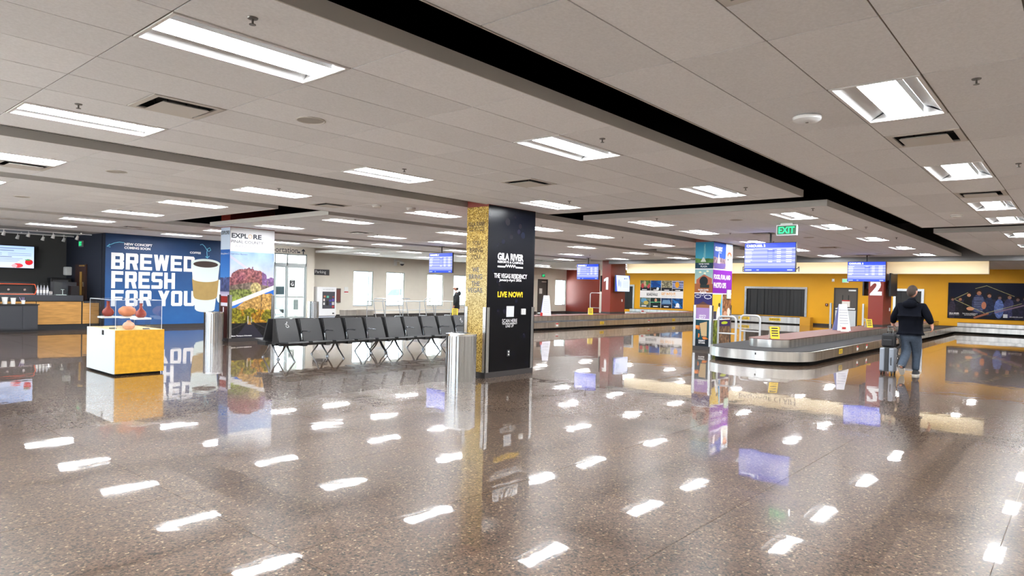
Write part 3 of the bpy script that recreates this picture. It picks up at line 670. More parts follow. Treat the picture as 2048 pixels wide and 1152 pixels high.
def sidewrap(h, w_):
    a = canvas(h, w_, (190, 205, 225)); X, Y = grid(a); n2 = noise2(h, w_, 40, 12, 3)
    ramp(a, .2, .62, (30, 90, 170), (90, 150, 215)); k = (Y > .44 + .12 * noise2(h, w_, 12, 4, 3) - .04) & (Y < .62); a[k] = (np.array([70, 78, 120]) / 255 * (.5 + .9 * n2[..., None]))[k]
    ramp(a, .58, .62, (150, 140, 170), (190, 185, 205)); rect(a, .05, .62, .9, .68, (140, 40, 36)); rect(a, 0, .68, 1, .71, (205, 205, 215)); rect(a, .1, .71, 1, 1, (70, 30, 28)); rect(a, .35, .72, .45, .86, (220, 220, 225)); return a
lw = on_left(sheet(t, sidewrap(300, 54), 0, D_, .1, 3.09, PRINT, y=-.004, name='side_wrap'), D_)
txt(lw, 'EXPLORE', .26, 2.95, w=.44, h=.1, m=INKD, y=-.007, bold=.03); txt(lw, 'Biosphere 2', .26, 2.38, w=.46, h=.06, m=INKW, y=-.007)
guards(t, W_, D_)

# --- collage column at the nearer carousel
t = thing('column', 'square column covered in colourful tourism posters reading Food, Fun, and Photo Ops', 'column', (17.88, 8.12, 0)); W_, D_ = 1.31, .55
column_core(t, W_, D_)
def collage_left():
    a = canvas(330, 62, (235, 235, 240)); X, Y = grid(a); n = noise2(330, 62, 26, 21, 3)[..., None]
    def pane(y0, y1, top, bot): ramp(a, y0, y1, top, bot)
    pane(.0, .255, (40, 140, 185), (90, 185, 205)); k = (Y > .14 + .05 * noise2(330, 62, 9, 3, 2)) & (Y < .2); a[k] = (np.array([86, 130, 60]) / 255 * (.5 + .9 * n))[k]
    poly(a, [(.3, .19), (.42, .15), (.5, .15), (.6, .19)], (215, 225, 215)); rect(a, 0, .2, 1, .255, (22, 60, 80)); poly(a, [(.48, .02), (.55, .02), (.57, .15), (.45, .15)], (120, 190, 205))
    pane(.265, .485, (140, 185, 190), (190, 190, 160)); poly(a, [(.1, .36), (.5, .31), (.95, .35), (.95, .40), (.1, .40)], (170, 95, 70)); rect(a, 0, .40, 1, .485, (150, 90, 55)); ell(a, .5, .375, .23, .045, (25, 35, 40)); rect(a, .3, .41, .8, .44, (35, 45, 45))
    for x, y in ((.3, .29), (.7, .28), (.55, .3)): ell(a, x, y, .07, .008, (240, 235, 200))
    pane(.495, .735, (40, 40, 95), (70, 50, 110)); rect(a, 0, .61, 1, .735, (160, 130, 185)); poly(a, [(.1, .61), (.5, .57), (.9, .61)], (90, 60, 60)); rect(a, .1, .60, .95, .63, (150, 100, 70))
    for x, y, r_ in ((.2, .52, .16), (.75, .525, .2), (.45, .505, .1)):
        ell(a, x, y, r_, r_ * .1, (235, 235, 250)); ell(a, x, y, r_ * .85, r_ * .075, (42, 42, 97))
    pane(.745, 1, (20, 60, 75), (20, 70, 75)); k = (Y > .8) & (n[..., 0] > .48); a[k] = (np.array([190, 110, 50]) / 255 * (.4 + 1.1 * n))[k]; poly(a, [(.35, .78), (.75, .76), (.75, .9), (.45, .9)], (185, 160, 120)); rect(a, 0, .93, 1, 1, (22, 30, 40))
    return a
lw = on_left(sheet(t, collage_left(), 0, D_, .1, 3.09, PRINT, y=-.004, name='side_wrap'), D_)
for s, z in (('WATER TOWER', 2.46), ('PLAZA', 2.39), ('WATER TOWER', 1.72), ('PLAZA', 1.66), ('HEARTH', .98), ('BAY', .92), ('DESERT', .26), ('STAR', .20)): txt(lw, s, .27, z, w=.32 if len(s) > 6 else .2, h=.045, m=INKW, y=-.007, bold=.02)
def collage_front():
    a = canvas(330, 146, (235, 235, 240)); X, Y = grid(a); n = noise2(330, 146, 44, 31, 3)[..., None]; n8 = noise2(330, 146, 10, 32, 3)
    m_ = X < .64
    ramp(a, 0, .255, (15, 75, 185), (30, 60, 130), m_); k = m_ & (Y > .12 + .05 * n8) & (Y < .255); a[k] = (np.array([150, 120, 130]) / 255 * (.3 + 1.2 * n))[k]; k = m_ & (Y > .2) & (Y < .255) & (n8 > .5); a[k] = np.array([90, 70, 130]) / 255
    poly(a, [(.2, .2), (.27, .1), (.34, .2)], (225, 205, 200))
    ramp(a, 0, .255, (215, 230, 245), (225, 225, 225), X > .66); ell(a, .83, .11, .12, .03, (150, 80, 50)); ell(a, .83, .125, .07, .025, (215, 165, 135)); poly(a, [(.70, .16), (.92, .15), (.96, .255), (.70, .255)], (215, 210, 195)); rect(a, .72, .15, .8, .165, (60, 60, 70))
    rect(a, 0, .265, 1, .487, (118, 22, 150))
    ramp(a, .497, .735, (90, 180, 205), (60, 140, 190), X < .5); poly(a, [(0, .50), (.47, .50), (.38, .70), (0, .735)], (226, 190, 60)); poly(a, [(.26, .65), (.36, .60), (.44, .735), (.2, .735)], (225, 225, 225)); ell(a, .36, .60, .05, .02, (50, 40, 40)); rect(a, 0, .66, .22, .735, (60, 60, 80))
    k = (X > .52) & (Y > .497) & (Y < .735); a[k] = (np.array([150, 100, 62]) / 255 * (.2 + 1.4 * n))[k]; ell(a, .68, .69, .1, .03, (205, 150, 120)); ell(a, .86, .67, .08, .04, (230, 215, 200))
    k = (X < .3) & (Y > .745); a[k] = (np.array([110, 120, 40]) / 255 * (.2 + 1.5 * n))[k]; k = k & (n8 > .55); a[k] = (np.array([200, 150, 40]) / 255 * (.5 + .8 * n))[k]
    k = (X > .32) & (Y > .745); a[k] = (np.array([120, 92, 70]) / 255 * (.2 + 1.4 * n))[k]; rect(a, .32, .745, 1, .81, (58, 40, 84)); ell(a, .66, .775, .17, .014, (180, 195, 40))
    line(a, 0, .74, 1, .74, .012, (240, 240, 240)); line(a, 0, .49, 1, .49, .012, (240, 240, 240)); line(a, 0, .26, 1, .26, .012, (240, 240, 240))
    return a
fw_ = sheet(t, collage_front(), 0, W_, .1, 3.09, PRINT, y=-.004, name='front_wrap')
txt(fw_, 'GILBERT', .33, 2.90, w=.5, h=.13, m=INKW, y=-.007, bold=.05); txt(fw_, 'ARIZONA', .42, 2.80, w=.2, m=INKW, y=-.007)
txt(fw_, 'FOOD, FUN, AND', .62, 2.09, w=1.14, h=.16, m=INKW, y=-.007, bold=.03); txt(fw_, 'PHOTO OPS', .47, 1.86, w=.84, h=.16, m=INKW, y=-.007, bold=.03)
no = shape('notice', mat('pale_green_notice', rgb(205, 225, 200), .6), t, (.95, 1.22, -.03, -.006, 1.48, 1.74)); txt(no, 'i', 1.085, 1.6, h=.1, m=mat('green_vinyl', rgb(90, 150, 90), .5), y=-.032)
guards(t, W_, D_, .98 + .3)

# --- the two red numbered columns of the baggage hall
def numbered(n, loc, label):
    t = thing('column', label, 'column', loc); shape('core', REDW, t, (0, 1.33, 0, .5, .532, H + .9)); shape('base_board', BASEB, t, (-.012, 1.342, -.012, .512, .532, .62))
    if n == '1': nu = MB().wallprism([(.24, 1.7), (.37, 1.7), (.37, 2.3), (.27, 2.3), (.11, 2.2), (.11, 2.08), (.24, 2.14)], -.003, -.001).build('numeral', INKW, t)
    else: nu = txt(t, n, .25, 2.0, h=.6, m=INKW, bold=.05, name='numeral')
    on_left(nu, .5); nu.location.x = -.004
    shape('light_switch', PAPER, t, (1.02, 1.1, -.02, -.001, 1.12, 1.24))
    return t
c1 = numbered('1', (27.3, 17.62, 0), 'maroon column marked with a white numeral 1')
c2 = numbered('2', (27.3, 5.75, 0), 'maroon column marked with a white numeral 2')
# wall screens hung on them
def hung_screen(name, loc, rz, label, arr, w_, h_, lit=True):
    t = thing(name, label, 'screen', loc, rz)
    shape('bezel', BLACK, t, (-w_ / 2 - .015, w_ / 2 + .015, -.05, .0, -.015, h_ + .015)); shape('wall_mount', BLACK, t, (-.15, .15, 0, .12, h_ * .3, h_ * .7))
    if lit: sheet(t, arr, -w_ / 2, w_ / 2, 0, h_, SCREEN, y=-.053, name='display')
    else: shape('display', mat('screen_off', rgb(48, 50, 58), .2), t, (-w_ / 2, w_ / 2, -.053, -.05, 0, h_))
    return t
a = canvas(60, 100, (205, 215, 245)); poly(a, [(0, 0), (.04, 0), (.14, 1), (0, 1)], (60, 90, 200)); poly(a, [(.9, 0), (1, 0), (1, .35)], (30, 70, 190)); ell(a, .24, .48, .05, .22, (150, 165, 205)); ell(a, .36, .55, .04, .2, (165, 180, 215)); rect(a, .6, .16, .66, .23, (30, 60, 160)); rect(a, .67, .18, .84, .21, (90, 110, 180))
for y in (.4, .5, .6, .7): rect(a, .52, y, .9, y + .02, (150, 165, 215))
hung_screen('wall_screen', (28.02, 17.44, 1.63), 0.0, 'white advertising screen beside the numeral 1 on the maroon column', a, 1.3, .78)
hung_screen('wall_screen', (28.0, 18.3, 1.62), math.pi, 'thin dark screen seen edge-on left of the numeral 1', a, 1.0, .75, lit=False)
hung_screen('wall_screen', (28.02, 5.6, 1.7), 0.0, 'switched-off grey screen right of the numeral 2, behind the man', a, 1.1, .82, lit=False)
hung_screen('wall_screen', (27.85, 6.43, 1.7), math.pi, 'narrow dark screen seen edge-on left of the numeral 2', a, .9, .8, lit=False)

# ------------------------------------------------------------------ coffee mural
t = thing('wall_mural_print', 'blue wall mural reading Brewed Fresh For You with a paper coffee cup', 'mural', (7.6, 24.185, 0))
a = canvas(150, 170, (28, 84, 140)); X, Y = grid(a); nn = noise2(150, 170, 7, 41, 4); ramp(a, 0, 1, (24, 58, 100), (26, 92, 158)); a += ((nn - .5) * .10)[..., None]
sheet(t, a, .02, 4.09, .12, 3.1, print_mat('mural_vinyl', rough=.5), y=-.003, name='mural_sheet')
R4 = lambda x0, y0, x1, y1: [(x0, y0), (x1, y0), (x1, y1), (x0, y1)]
def cap(x, y, sx, sy, c=.11, w_=.32): return [(x - sx * w_, y), (x - sx * c, y), (x, y - sy * c), (x, y - sy * .3), (x - sx * w_, y - sy * .3)]
ST = R4(0, 0, .32, 1.3); TOP = R4(.3, 1.03, .75, 1.3); MID = R4(.3, .53, .78, .78); BOT = R4(.3, 0, .75, .27)
GLY = {'E': [ST, R4(.3, 0, 1, .27), R4(.3, .53, .92, .78), R4(.3, 1.03, 1, 1.3)], 'F': [ST, R4(.3, .5, .92, .76), R4(.3, 1.03, 1, 1.3)],
       'B': [ST, TOP, MID, BOT, cap(1, 1.3, 1, 1), R4(.68, .72, 1, 1.05), [(.68, .58), (.92, .66), (1, .72), (.68, .72)], [(.68, .66), (.92, .66), (1, .58), (.68, .5)], R4(.68, .25, 1, .58), cap(1, 0, 1, -1)],
       'R': [ST, TOP, R4(.3, .5, .78, .76), cap(1, 1.3, 1, 1), R4(.68, .6, 1, 1.05), [(.68, .5), (.92, .5), (1, .6), (.68, .6)], [(.5, .52), (.86, .52), (1, 0), (.66, 0)]],
       'D': [ST, TOP, BOT, cap(1, 1.3, 1, 1), R4(.68, .25, 1, 1.05), cap(1, 0, 1, -1)], 'O': [R4(.3, 1.03, .7, 1.3), R4(.3, 0, .7, .27), cap(1, 1.3, 1, 1), cap(1, 0, 1, -1), cap(0, 1.3, -1, 1), cap(0, 0, -1, -1), R4(0, .25, .32, 1.05), R4(.68, .25, 1, 1.05)],
       'S': [R4(.3, 1.03, 1, 1.3), cap(0, 1.3, -1, 1), R4(0, .62, .32, 1.05), R4(.1, .53, .9, .78), R4(.68, .25, 1, .68), cap(1, 0, 1, -1), R4(0, 0, .7, .27)], 'H': [ST, R4(.68, 0, 1, 1.3), R4(.3, .52, .7, .79)],
       'U': [R4(0, .25, .32, 1.3), R4(.68, .25, 1, 1.3), cap(1, 0, 1, -1), cap(0, 0, -1, -1), R4(.3, 0, .7, .27)], 'Y': [[(0, 1.3), (.34, 1.3), (.66, .62), (.34, .5)], [(1, 1.3), (.66, 1.3), (.34, .62), (.66, .5)], R4(.34, 0, .66, .62)],
       'W': [[(0, 1.3), (.31, 1.3), (.5, 0), (.2, 0)], [(.5, 0), (.22, 0), (.52, 1.3), (.78, 1.3)], [(.52, 1.3), (.78, 1.3), (1.08, 0), (.8, 0)], [(1.3, 1.3), (.99, 1.3), (.8, 0), (1.1, 0)]]}
def block_line(s, x0, x1, z0, z1):
    adv = {'W': 1.45, ' ': .42}; tot = sum(adv.get(c, 1.15) for c in s) - .15; k = (x1 - x0) / tot; x = x0; hz = (z1 - z0) / 1.3
    for c in s:
        if c != ' ':
            b = MB()
            for i, p in enumerate(GLY[c]): b.wallprism([(x + u * k, z0 + v * hz) for u, v in p], -.006 - i * .00005, -.0035)
            b.build('block_letter', INKW, t)
        x += adv.get(c, 1.15) * k
block_line('BREWED', .19, 2.84, 1.95, 2.49); block_line('FRESH', .2, 2.18, 1.33, 1.89); block_line('FOR YOU', .2, 2.86, .74, 1.27)
txt(t, 'NEW CONCEPT', 1.0, 2.79, w=.86, h=.085, m=INKW, y=-.006, bold=.04); txt(t, 'COMING SOON', .97, 2.67, w=.8, h=.085, m=INKW, y=-.006, bold=.04); txt(t, 'COFFEE', 2.86, 2.63, w=.38, h=.075, m=INKW, y=-.006, bold=.04)
CY_ = mat('cyan_vinyl', rgb(120, 205, 235), .5)
def swoosh(pts, r=.012): MB().tube([(x, -.006, z) for x, z in pts], r, 6).build('arrow_mark', CY_, t)
swoosh([(.56, 2.83), (.42, 2.84), (.27, 2.80), (.14, 2.73), (.06, 2.68)]); swoosh([(.14, 2.76), (.06, 2.68), (.16, 2.665)])
swoosh([(3.02, 2.92), (3.1, 2.95), (3.18, 2.88), (3.26, 2.76), (3.33, 2.70), (3.40, 2.76), (3.37, 2.84), (3.30, 2.82), (3.27, 2.70), (3.29, 2.5)][:6] + [(3.36, 2.84), (3.29, 2.80), (3.26, 2.68), (3.28, 2.47)]); swoosh([(3.22, 2.52), (3.28, 2.46), (3.35, 2.54)])
CUPW = mat('cup_white', rgb(215, 228, 226), .5); SLEEVE = mat('cup_sleeve', rgb(168, 140, 84), .7, noise=.06, nscale=6); COFF = mat('coffee_print', rgb(58, 42, 36), .5)
def ellpts(cx, cz, rx, rz, a0=0, a1=360, n=28): return [(cx + rx * math.cos(math.radians(a0 + (a1 - a0) * i / n)), cz + rz * math.sin(math.radians(a0 + (a1 - a0) * i / n))) for i in range(n + 1)]
cu = thing('coffee_cup_print', 'printed paper coffee cup with tan sleeve on the blue mural', 'cup print', (10.83, 24.176, 0)); t2 = cu
MB().wallprism([(-.36, .62)] + ellpts(0, .62, .34, .1, 180, 360, 16) + [(.50, 2.25), (-.50, 2.25)], -.004, 0).build('cup_body', CUPW, t2)
MB().wallprism(ellpts(0, 2.26, .52, .17)[:-1], -.006, 0).build('cup_rim', CUPW, t2)
MB().wallprism(ellpts(0, 2.235, .44, .115)[:-1], -.008, 0).build('coffee', COFF, t2)
MB().wallprism([(-.48, 1.78)] + ellpts(0, 1.72, .47, .12, 190, 350, 14) + [(.48, 1.78), (.42, 1.08)] + ellpts(0, 1.06, .40, .11, 340, 200, 14) + [(-.42, 1.10)], -.008, 0).build('cup_sleeve', SLEEVE, t2)
MB().wallprism(ellpts(.50, 1.28, .12, .42)[:-1], -.002, 0).build('second_cup', CUPW, t2)

# ------------------------------------------------------------------ cafe
WOODM = mat('oak_panel', rgb(190, 140, 74), .5, noise=.22, nscale=2.2, aniso=(1.2, 1, 9)); DARKC = mat('dark_laminate', rgb(52, 54, 60), .5); KICK = mat('kick_dark', rgb(30, 32, 36), .6)
t = thing('cafe_counter', 'long cafe counter with oak front panels and dark top', 'counter', (4.0, 24.5, 0))
shape('carcass', KICK, t, (0, 3.57, .02, .8, 0, .9)); shape('worktop', DARKC, t, (0, 3.1, -.03, .85, .9, 1.075)); shape('worktop_end', DARKC, t, (3.12, 3.57, -.02, .8, .84, .9))
for a0, a1 in ((.02, .95), (.97, 1.85), (1.87, 3.06), (3.1, 3.56)): shape('front_panel', WOODM, t, (a0, a1, 0, .03, .17, .88), bevel=.004)
t = thing('condiment_counter', 'low dark grey counter unit in front of the oak counter', 'counter', (4.0, 23.85, 0))
shape('body', DARKC, t, (0, 1.75, 0, .45, .06, .79)); shape('top', mat('black_top', (.01, .01, .012), .4), t, (-.02, 1.78, -.03, .48, .79, .82)); shape('plinth', KICK, t, (.02, 1.72, .03, .43, 0, .06))
for a0, a1 in ((.02, 1.35), (1.38, 1.73)): shape('door', DARKC, t, (a0, a1, -.015, 0, .1, .77))
def cup(x, y, r, h_, label, m=PAPER, straw=False):
    t = thing('paper_cup', label, 'cup', (x, y, .82)); MB().lathe([(r * .75, 0), (r, h_), (r * 1.08, h_), (r * 1.08, h_ + .012), (r * .9, h_ + .012)], 16).build('cup_body', m, t, smooth=True)
    if straw:
        for dx in (-.02, .015, .0): MB().cyl((dx, 0, .02), (dx * 3 - .03, 0, h_ + .1), .006, 6).build('stirrer', mat('purple_stirrer', rgb(180, 160, 210), .5), t)
    return t
cup(4.98, 24.0, .075, .19, 'wide white cup stack at the left on the dark counter'); cup(5.18, 24.0, .065, .17, 'white paper cup in the middle of the dark counter'); cup(5.42, 24.0, .05, .1, 'white cup holding stirrers at the counter end', straw=True)
shape('sugar_caddy', mat('wicker_brown', rgb(120, 84, 50), .8), None, (4.55, 4.85, 23.9, 24.1, .82, .95)); tag(bpy.data.objects['sugar_caddy'], 'brown caddy at the left edge of the dark counter', 'caddy')
# espresso machine
t = thing('espresso_machine', 'black espresso machine outlined in orange on the cafe counter', 'coffee machine', (5.42, 25.0, 1.075)); OR = mat('orange_tube', rgb(225, 90, 50), .4)
shape('body', BLACK, t, (-.42, .42, -.2, .25, .06, .3), bevel=.02); shape('cup_tray', CHROME, t, (-.44, .44, -.25, .28, .0, .05)); shape('top_rail', mat('dark_glass', (.03, .03, .035), .2), t, (-.42, .40, -.18, .22, .3, .38))
for s in (-1, 1): MB().tube([(s * .46, -.26, .02), (s * .5, -.26, .16), (s * .46, -.26, .31), (s * .42, -.26, .33)], .012, 6).build('side_frame', OR, t)
for z in (.02, .33): MB().tube([(-.46, -.26, z), (.46, -.26, z)], .012, 6).build('frame_rail', OR, t)
for x in (-.2, .2): MB().cyl((x, -.26, .16), (x, -.2, .16), .035, 10).build('group_head', CHROME, t)
t = thing('coffee_grinder', 'coffee grinder with conical hopper beside the espresso machine', 'grinder', (4.72, 25.15, 1.075)); MB().lathe([(.09, 0), (.09, .3), (.06, .42), (.05, .48)], 16).build('grinder_body', BLACK, t, smooth=True); MB().lathe([(.05, .48), (.16, .68), (.165, .72), (.0, .72)], 18).build('hopper', mat('smoky_plastic', (.06, .06, .065), .2), t, smooth=True)
for i in range(4):
    t = thing('syrup_bottle', f'{["first", "second", "third", "fourth"][i]} from the left of four pump syrup bottles', 'bottle', (5.99 + i * .085, 24.9, 1.075), group='syrup bottles on the cafe counter')
    MB().lathe([(.034, 0), (.034, .2), (.014, .26), (.014, .3)], 12).build('bottle_body', mat('syrup_glass', rgb(170, 170, 180), .15), t, smooth=True); MB().lathe([(.035, .06), (.035, .16)], 12).build('paper_label', PAPER, t, smooth=True); MB().lathe([(.016, .3), (.016, .33), (.007, .34), (.007, .38), (.018, .39)], 10).build('pump', BLACK, t, smooth=True)
t = thing('pastry_case', 'low glass pastry case on the cafe counter', 'display case', (6.75, 24.9, 1.075)); CG = glass_mat('case_glass', (.93, .96, .96))
shape('pane', CG, t, (-.38, .34, -.2, -.192, 0, .42)); shape('pane', CG, t, (-.38, .34, -.2, .2, .42, .428)); shape('shelf', CG, t, (-.37, .33, -.18, .2, .2, .206)); shape('case_back', mat('case_dark', (.05, .05, .06), .4), t, (-.38, .34, .2, .21, 0, .42)); shape('end_block', BLACK, t, (.1, .33, -.1, .18, .0, .3))
shape('tray', PAPER, t, (-.3, -.02, -.1, .15, .0, .02)); MB().lathe([(.012, 0), (.012, .16), (.05, .17), (.05, .185)], 10, -.1, 0).build('cake_stand', PAPER, t)
MB().lathe([(.06, 0), (.07, .12), (.05, .13)], 12).build('pitcher', CHROME, None); tag(bpy.data.objects['pitcher'], 'small steel milk pitcher beside the pastry case', 'pitcher').location = (6.28, 24.7, 1.075)
# menu screen
a = canvas(60, 120, (190, 210, 245)); X, Y = grid(a); ramp(a, 0, 1, (165, 195, 245), (215, 225, 250))
for i, (x0, x1, y, hh) in enumerate(((.2, .85, .1, .04), (.42, .65, .2, .04), (.22, .45, .33, .02), (.55, .95, .33, .02), (.2, .45, .40, .02), (.55, .95, .41, .02), (.4, .62, .48, .03), (.25, .8, .56, .02), (.3, .75, .63, .02), (.3, .72, .70, .02))):
    rect(a, x0, y, x1, y + hh, (90, 100, 130), .8)
ell(a, .30, .88, .07, .1, (40, 80, 180)); ell(a, .15, .93, .06, .06, (70, 140, 90)); ell(a, .72, .88, .09, .1, (220, 60, 70)); ell(a, .66, .9, .05, .08, (240, 170, 175)); ell(a, .91, .72, .07, .13, (205, 30, 40)); ell(a, .89, .62, .05, .03, (60, 130, 60))
t = hung_screen('menu_screen', (5.75, 27.82, 1.93), 0.0, 'white drinks menu screen with strawberries high on the cafe wall', a, 1.62, .74)
# things on the dark side wall
t = thing('wooden_door', 'dark brown door with tall brass handle on the cafe side wall', 'door', (7.575, 26.85, 0), FX); shape('leaf', mat('dark_walnut', rgb(62, 34, 24), .5, noise=.2, nscale=3, aniso=(6, 6, .6)), t, (0, 1.1, -.04, 0, 0, 2.1))
BR = mat('brass', rgb(215, 170, 90), .3, .6); shape('handle', BR, t, (.62, .70, -.09, -.04, 1.05, 1.85)); shape('door_closer', BR, t, (.5, .95, -.07, -.04, 2.03, 2.08)); shape('lock_plate', CHROME, t, (.82, .9, -.05, -.04, 1.35, 1.5))
t = thing('towel_dispenser', 'white paper towel dispenser on the dark cafe side wall', 'dispenser', (7.575, 27.6, 1.72), FX); shape('shell', PAPER, t, (0, .28, -.2, 0, 0, .3), bevel=.03); shape('slot', BLACK, t, (.04, .24, -.15, -.05, -.01, 0))
t = thing('coffee_brewer', 'black coffee brewer on the back counter by the dark wall', 'coffee machine', (7.2, 27.3, 1.0)); shape('body', BLACK, t, (-.32, .3, -.2, .2, 0, .62), bevel=.02); shape('panel', mat('grey_plastic', (.1, .1, .11), .4), t, (-.25, .2, -.21, -.2, .4, .55))
t = thing('back_counter', 'dark back counter along the charcoal cafe wall', 'counter', (4.0, 27.35, 0)); shape('carcass', KICK, t, (0, 3.55, 0, .62, 0, .95)); shape('worktop', DARKC, t, (0, 3.56, -.03, .62, .95, 1.0))
def exit_sign(loc, rz, label, mount='wall', w_=.34):
    t = thing('exit_sign', label, 'exit sign', loc, rz); shape('housing', ALU, t, (-w_ / 2, w_ / 2, -.05, 0, 0, .22)); EG = mat('exit_green', (.02, .75, .25), .4, emit=.7)
    if mount == 'ceiling': shape('canopy', ALU, t, (-.12, .12, -.07, .02, .22, .25)); shape('backing', mat('exit_face', (.05, .16, .09), .3), t, (-w_ / 2 + .02, w_ / 2 - .02, -.052, -.05, .02, .2))
    txt(t, 'EXIT', 0, .11, w=w_ * .78, h=.14, m=EG, y=-.054, bold=.03); return t
exit_sign((7.57, 26.3, 2.7), FX, 'small exit sign on the dark wall above the brown door')
# track lights over the cafe
TRK = mat('track_white', (.7, .7, .7), .4)
for r_, (y, xs) in enumerate(((25.1, (5.16, 5.78, 6.43, 7.09)), (26.9, (5.2, 5.9, 6.6, 7.2)))):
    t = tag(MB().box(-1.8, 1.5, -.015, .015, H - .06, H - .03).build('light_track', TRK), ['nearer', 'farther'][r_] + ' white ceiling track over the cafe', 'light track'); t.location = (6.0, y, 0)
    for s in (-1.5, .0, 1.2): shape('track_mount', TRK, t, (s - .02, s + .02, -.02, .02, H - .03, H))
    for i, x in enumerate(xs):
        l = thing('track_spotlight', f'{["first", "second", "third", "fourth"][i]} white spotlight on the {["nearer", "farther"][r_]} cafe track', 'spotlight', (x, y, H - .06), group='spotlights over the cafe')
        MB().cyl((0, 0, 0), (0, 0, -.07), .012, 8).build('stem', TRK, l); MB().cyl((.02, 0, -.05), (-.01, .03, -.17), .035, 14, .055).build('head', TRK, l, smooth=True)

# ------------------------------------------------------------------ baggage carousels
BELT = mat('belt_rubber', rgb(58, 57, 59), .8, spec=.15); PLTOP = mat('plinth_laminate', rgb(104, 60, 52), .6, noise=.05, nscale=8); DANG = mat('danger_red', rgb(190, 40, 40), .5)
def rounded(x0, x1, y0, y1, r, n=12):      # rounded at the x0 end only
    p = [(x1, y0)] + [(x0 + r - r * math.sin(k * math.pi / 2 / n), y0 + r - r * math.cos(k * math.pi / 2 / n)) for k in range(n + 1)]
    p += [(x0 + r - r * math.cos(k * math.pi / 2 / n), y1 - r + r * math.sin(k * math.pi / 2 / n)) for k in range(n + 1)] + [(x1, y1)]
    return p[::-1]
def carousel(x0, yc, leg, label, labels):
    t = thing('baggage_carousel', label, 'baggage carousel', (x0, yc, 0)); L_ = XW - .02 - x0; hw = 1.275; fx = L_ - 1.1
    l0, l1 = leg; l0 -= yc; l1 -= yc      # leg along the back wall
    MB().prism(rounded(.13, L_, -hw + .13, hw - .13, .95), 0, .09).build('kick_base', BLACKM, t); shape('kick_base', BLACKM, t, (fx + .1, L_, l0, l1, 0, .09))
    MB().prism(rounded(0, fx + .05, -hw, hw, 1.05), .09, .31).build('steel_band', STEELH, t, smooth=True); shape('steel_band', STEELH, t, (fx, L_ - .02, l0, l1, .09, .31))
    MB().prism(rounded(.07, fx + .1, -hw + .07, hw - .07, .98), .31, .322).build('belt', BELT, t); shape('belt', BELT, t, (fx + .07, L_ - .03, l0, l1, .31, .322))
    MB().prism(rounded(1.12, fx + .55, -.5, .5, .4), .322, .515).build('plinth_band', STEELH, t, smooth=True); MB().prism(rounded(1.11, fx + .55, -.51, .51, .41), .515, .53).build('plinth_top', PLTOP, t)
    a_, b_ = (l0, -hw) if l0 < -hw else (hw, l1)
    shape('wall_plinth', STEELH, t, (fx + .55, L_ - .03, a_, b_, .322, .5)); shape('wall_plinth_top', PLTOP, t, (fx + .54, L_ - .03, a_, b_, .5, .515))
    for k in range(16):     # seams between the steel band panels
        x = 1.4 + k * 1.4
        if x < fx - .2: shape('band_seam', BLACKM, t, (x, x + .006, -hw - .002, -hw + .002, .095, .305))
    for x, kind in labels:
        if kind == 'y': q = shape('warning_label', YSIGN, t, (x, x + .3, -hw - .004, -hw - .001, .15, .27)); shape('warning_text', INKK, q, *[(x + .03, x + .27, -hw - .006, -hw - .004, z, z + .014) for z in (.17, .2, .23)])
        else: q = shape('danger_label', PAPER, t, (x, x + .16, -hw - .004, -hw - .001, .15, .27)); shape('danger_stripe', DANG, q, (x, x + .16, -hw - .006, -hw - .004, .225, .27))
    if yc < 10:     # danger label on the rounded nose
        q = MB().box(-.004, .001, -.14, .14, .13, .27).build('danger_label', PAPER, t); q.location = (0.03, -.35, 0); q.rotation_euler = (0, 0, math.radians(12)); shape('danger_stripe', INKK, q, (-.006, -.003, -.14, .14, .22, .27))
    return t
carousel(15.3, 6.08, (-3.0, 7.3), 'steel baggage carousel running past the column numbered 2', [(2.9, 'y'), (4.6, 'r'), (5.6, 'w'), (9.5, 'w'), (13, 'y'), (17, 'w')])
carousel(15.3, 17.65, (16.4, 23.2), 'long steel baggage carousel passing the column numbered 1', [(6.1, 'r'), (9.3, 'y'), (13.5, 'r'), (16, 'y'), (19, 'r')])

def tent(x, y, rz, label):
    t = thing('tent_sign', label, 'sign', (x, y, .53), rz, group='folded caution signs on the carousels')
    for s in (-1, 1): MB().hexa([(-.11, s * .09, 0), (.11, s * .09, 0), (.11, s * .086, 0), (-.11, s * .086, 0)], [(-.11, s * .004, .3), (.11, s * .004, .3), (.11, 0, .3), (-.11, 0, .3)]).build('panel', YSIGN if s < 0 else PAPER, t)
    b = MB()
    for k in range(4): z = .06 + k * .06; y_ = -.09 + .086 * z / .3 - .003; b.add([(-.08, y_, z), (.08, y_, z), (.08, y_ + .0086, z + .03), (-.08, y_ + .0086, z + .03)], [(0, 1, 2, 3)])
    b.build('print_lines', INKK, t); return t
tent(16.75, 5.95, -.9, 'yellow tent sign on the rounded end of the nearer carousel')
tent(26.6, 6.05, -.8, 'yellow tent sign just left of the column numbered 2')
tent(25.4, 17.45, -.8, 'yellow tent sign left of the column numbered 1')
tent(17.4, 18.1, -.8, 'yellow tent sign beside the person in the white cap')
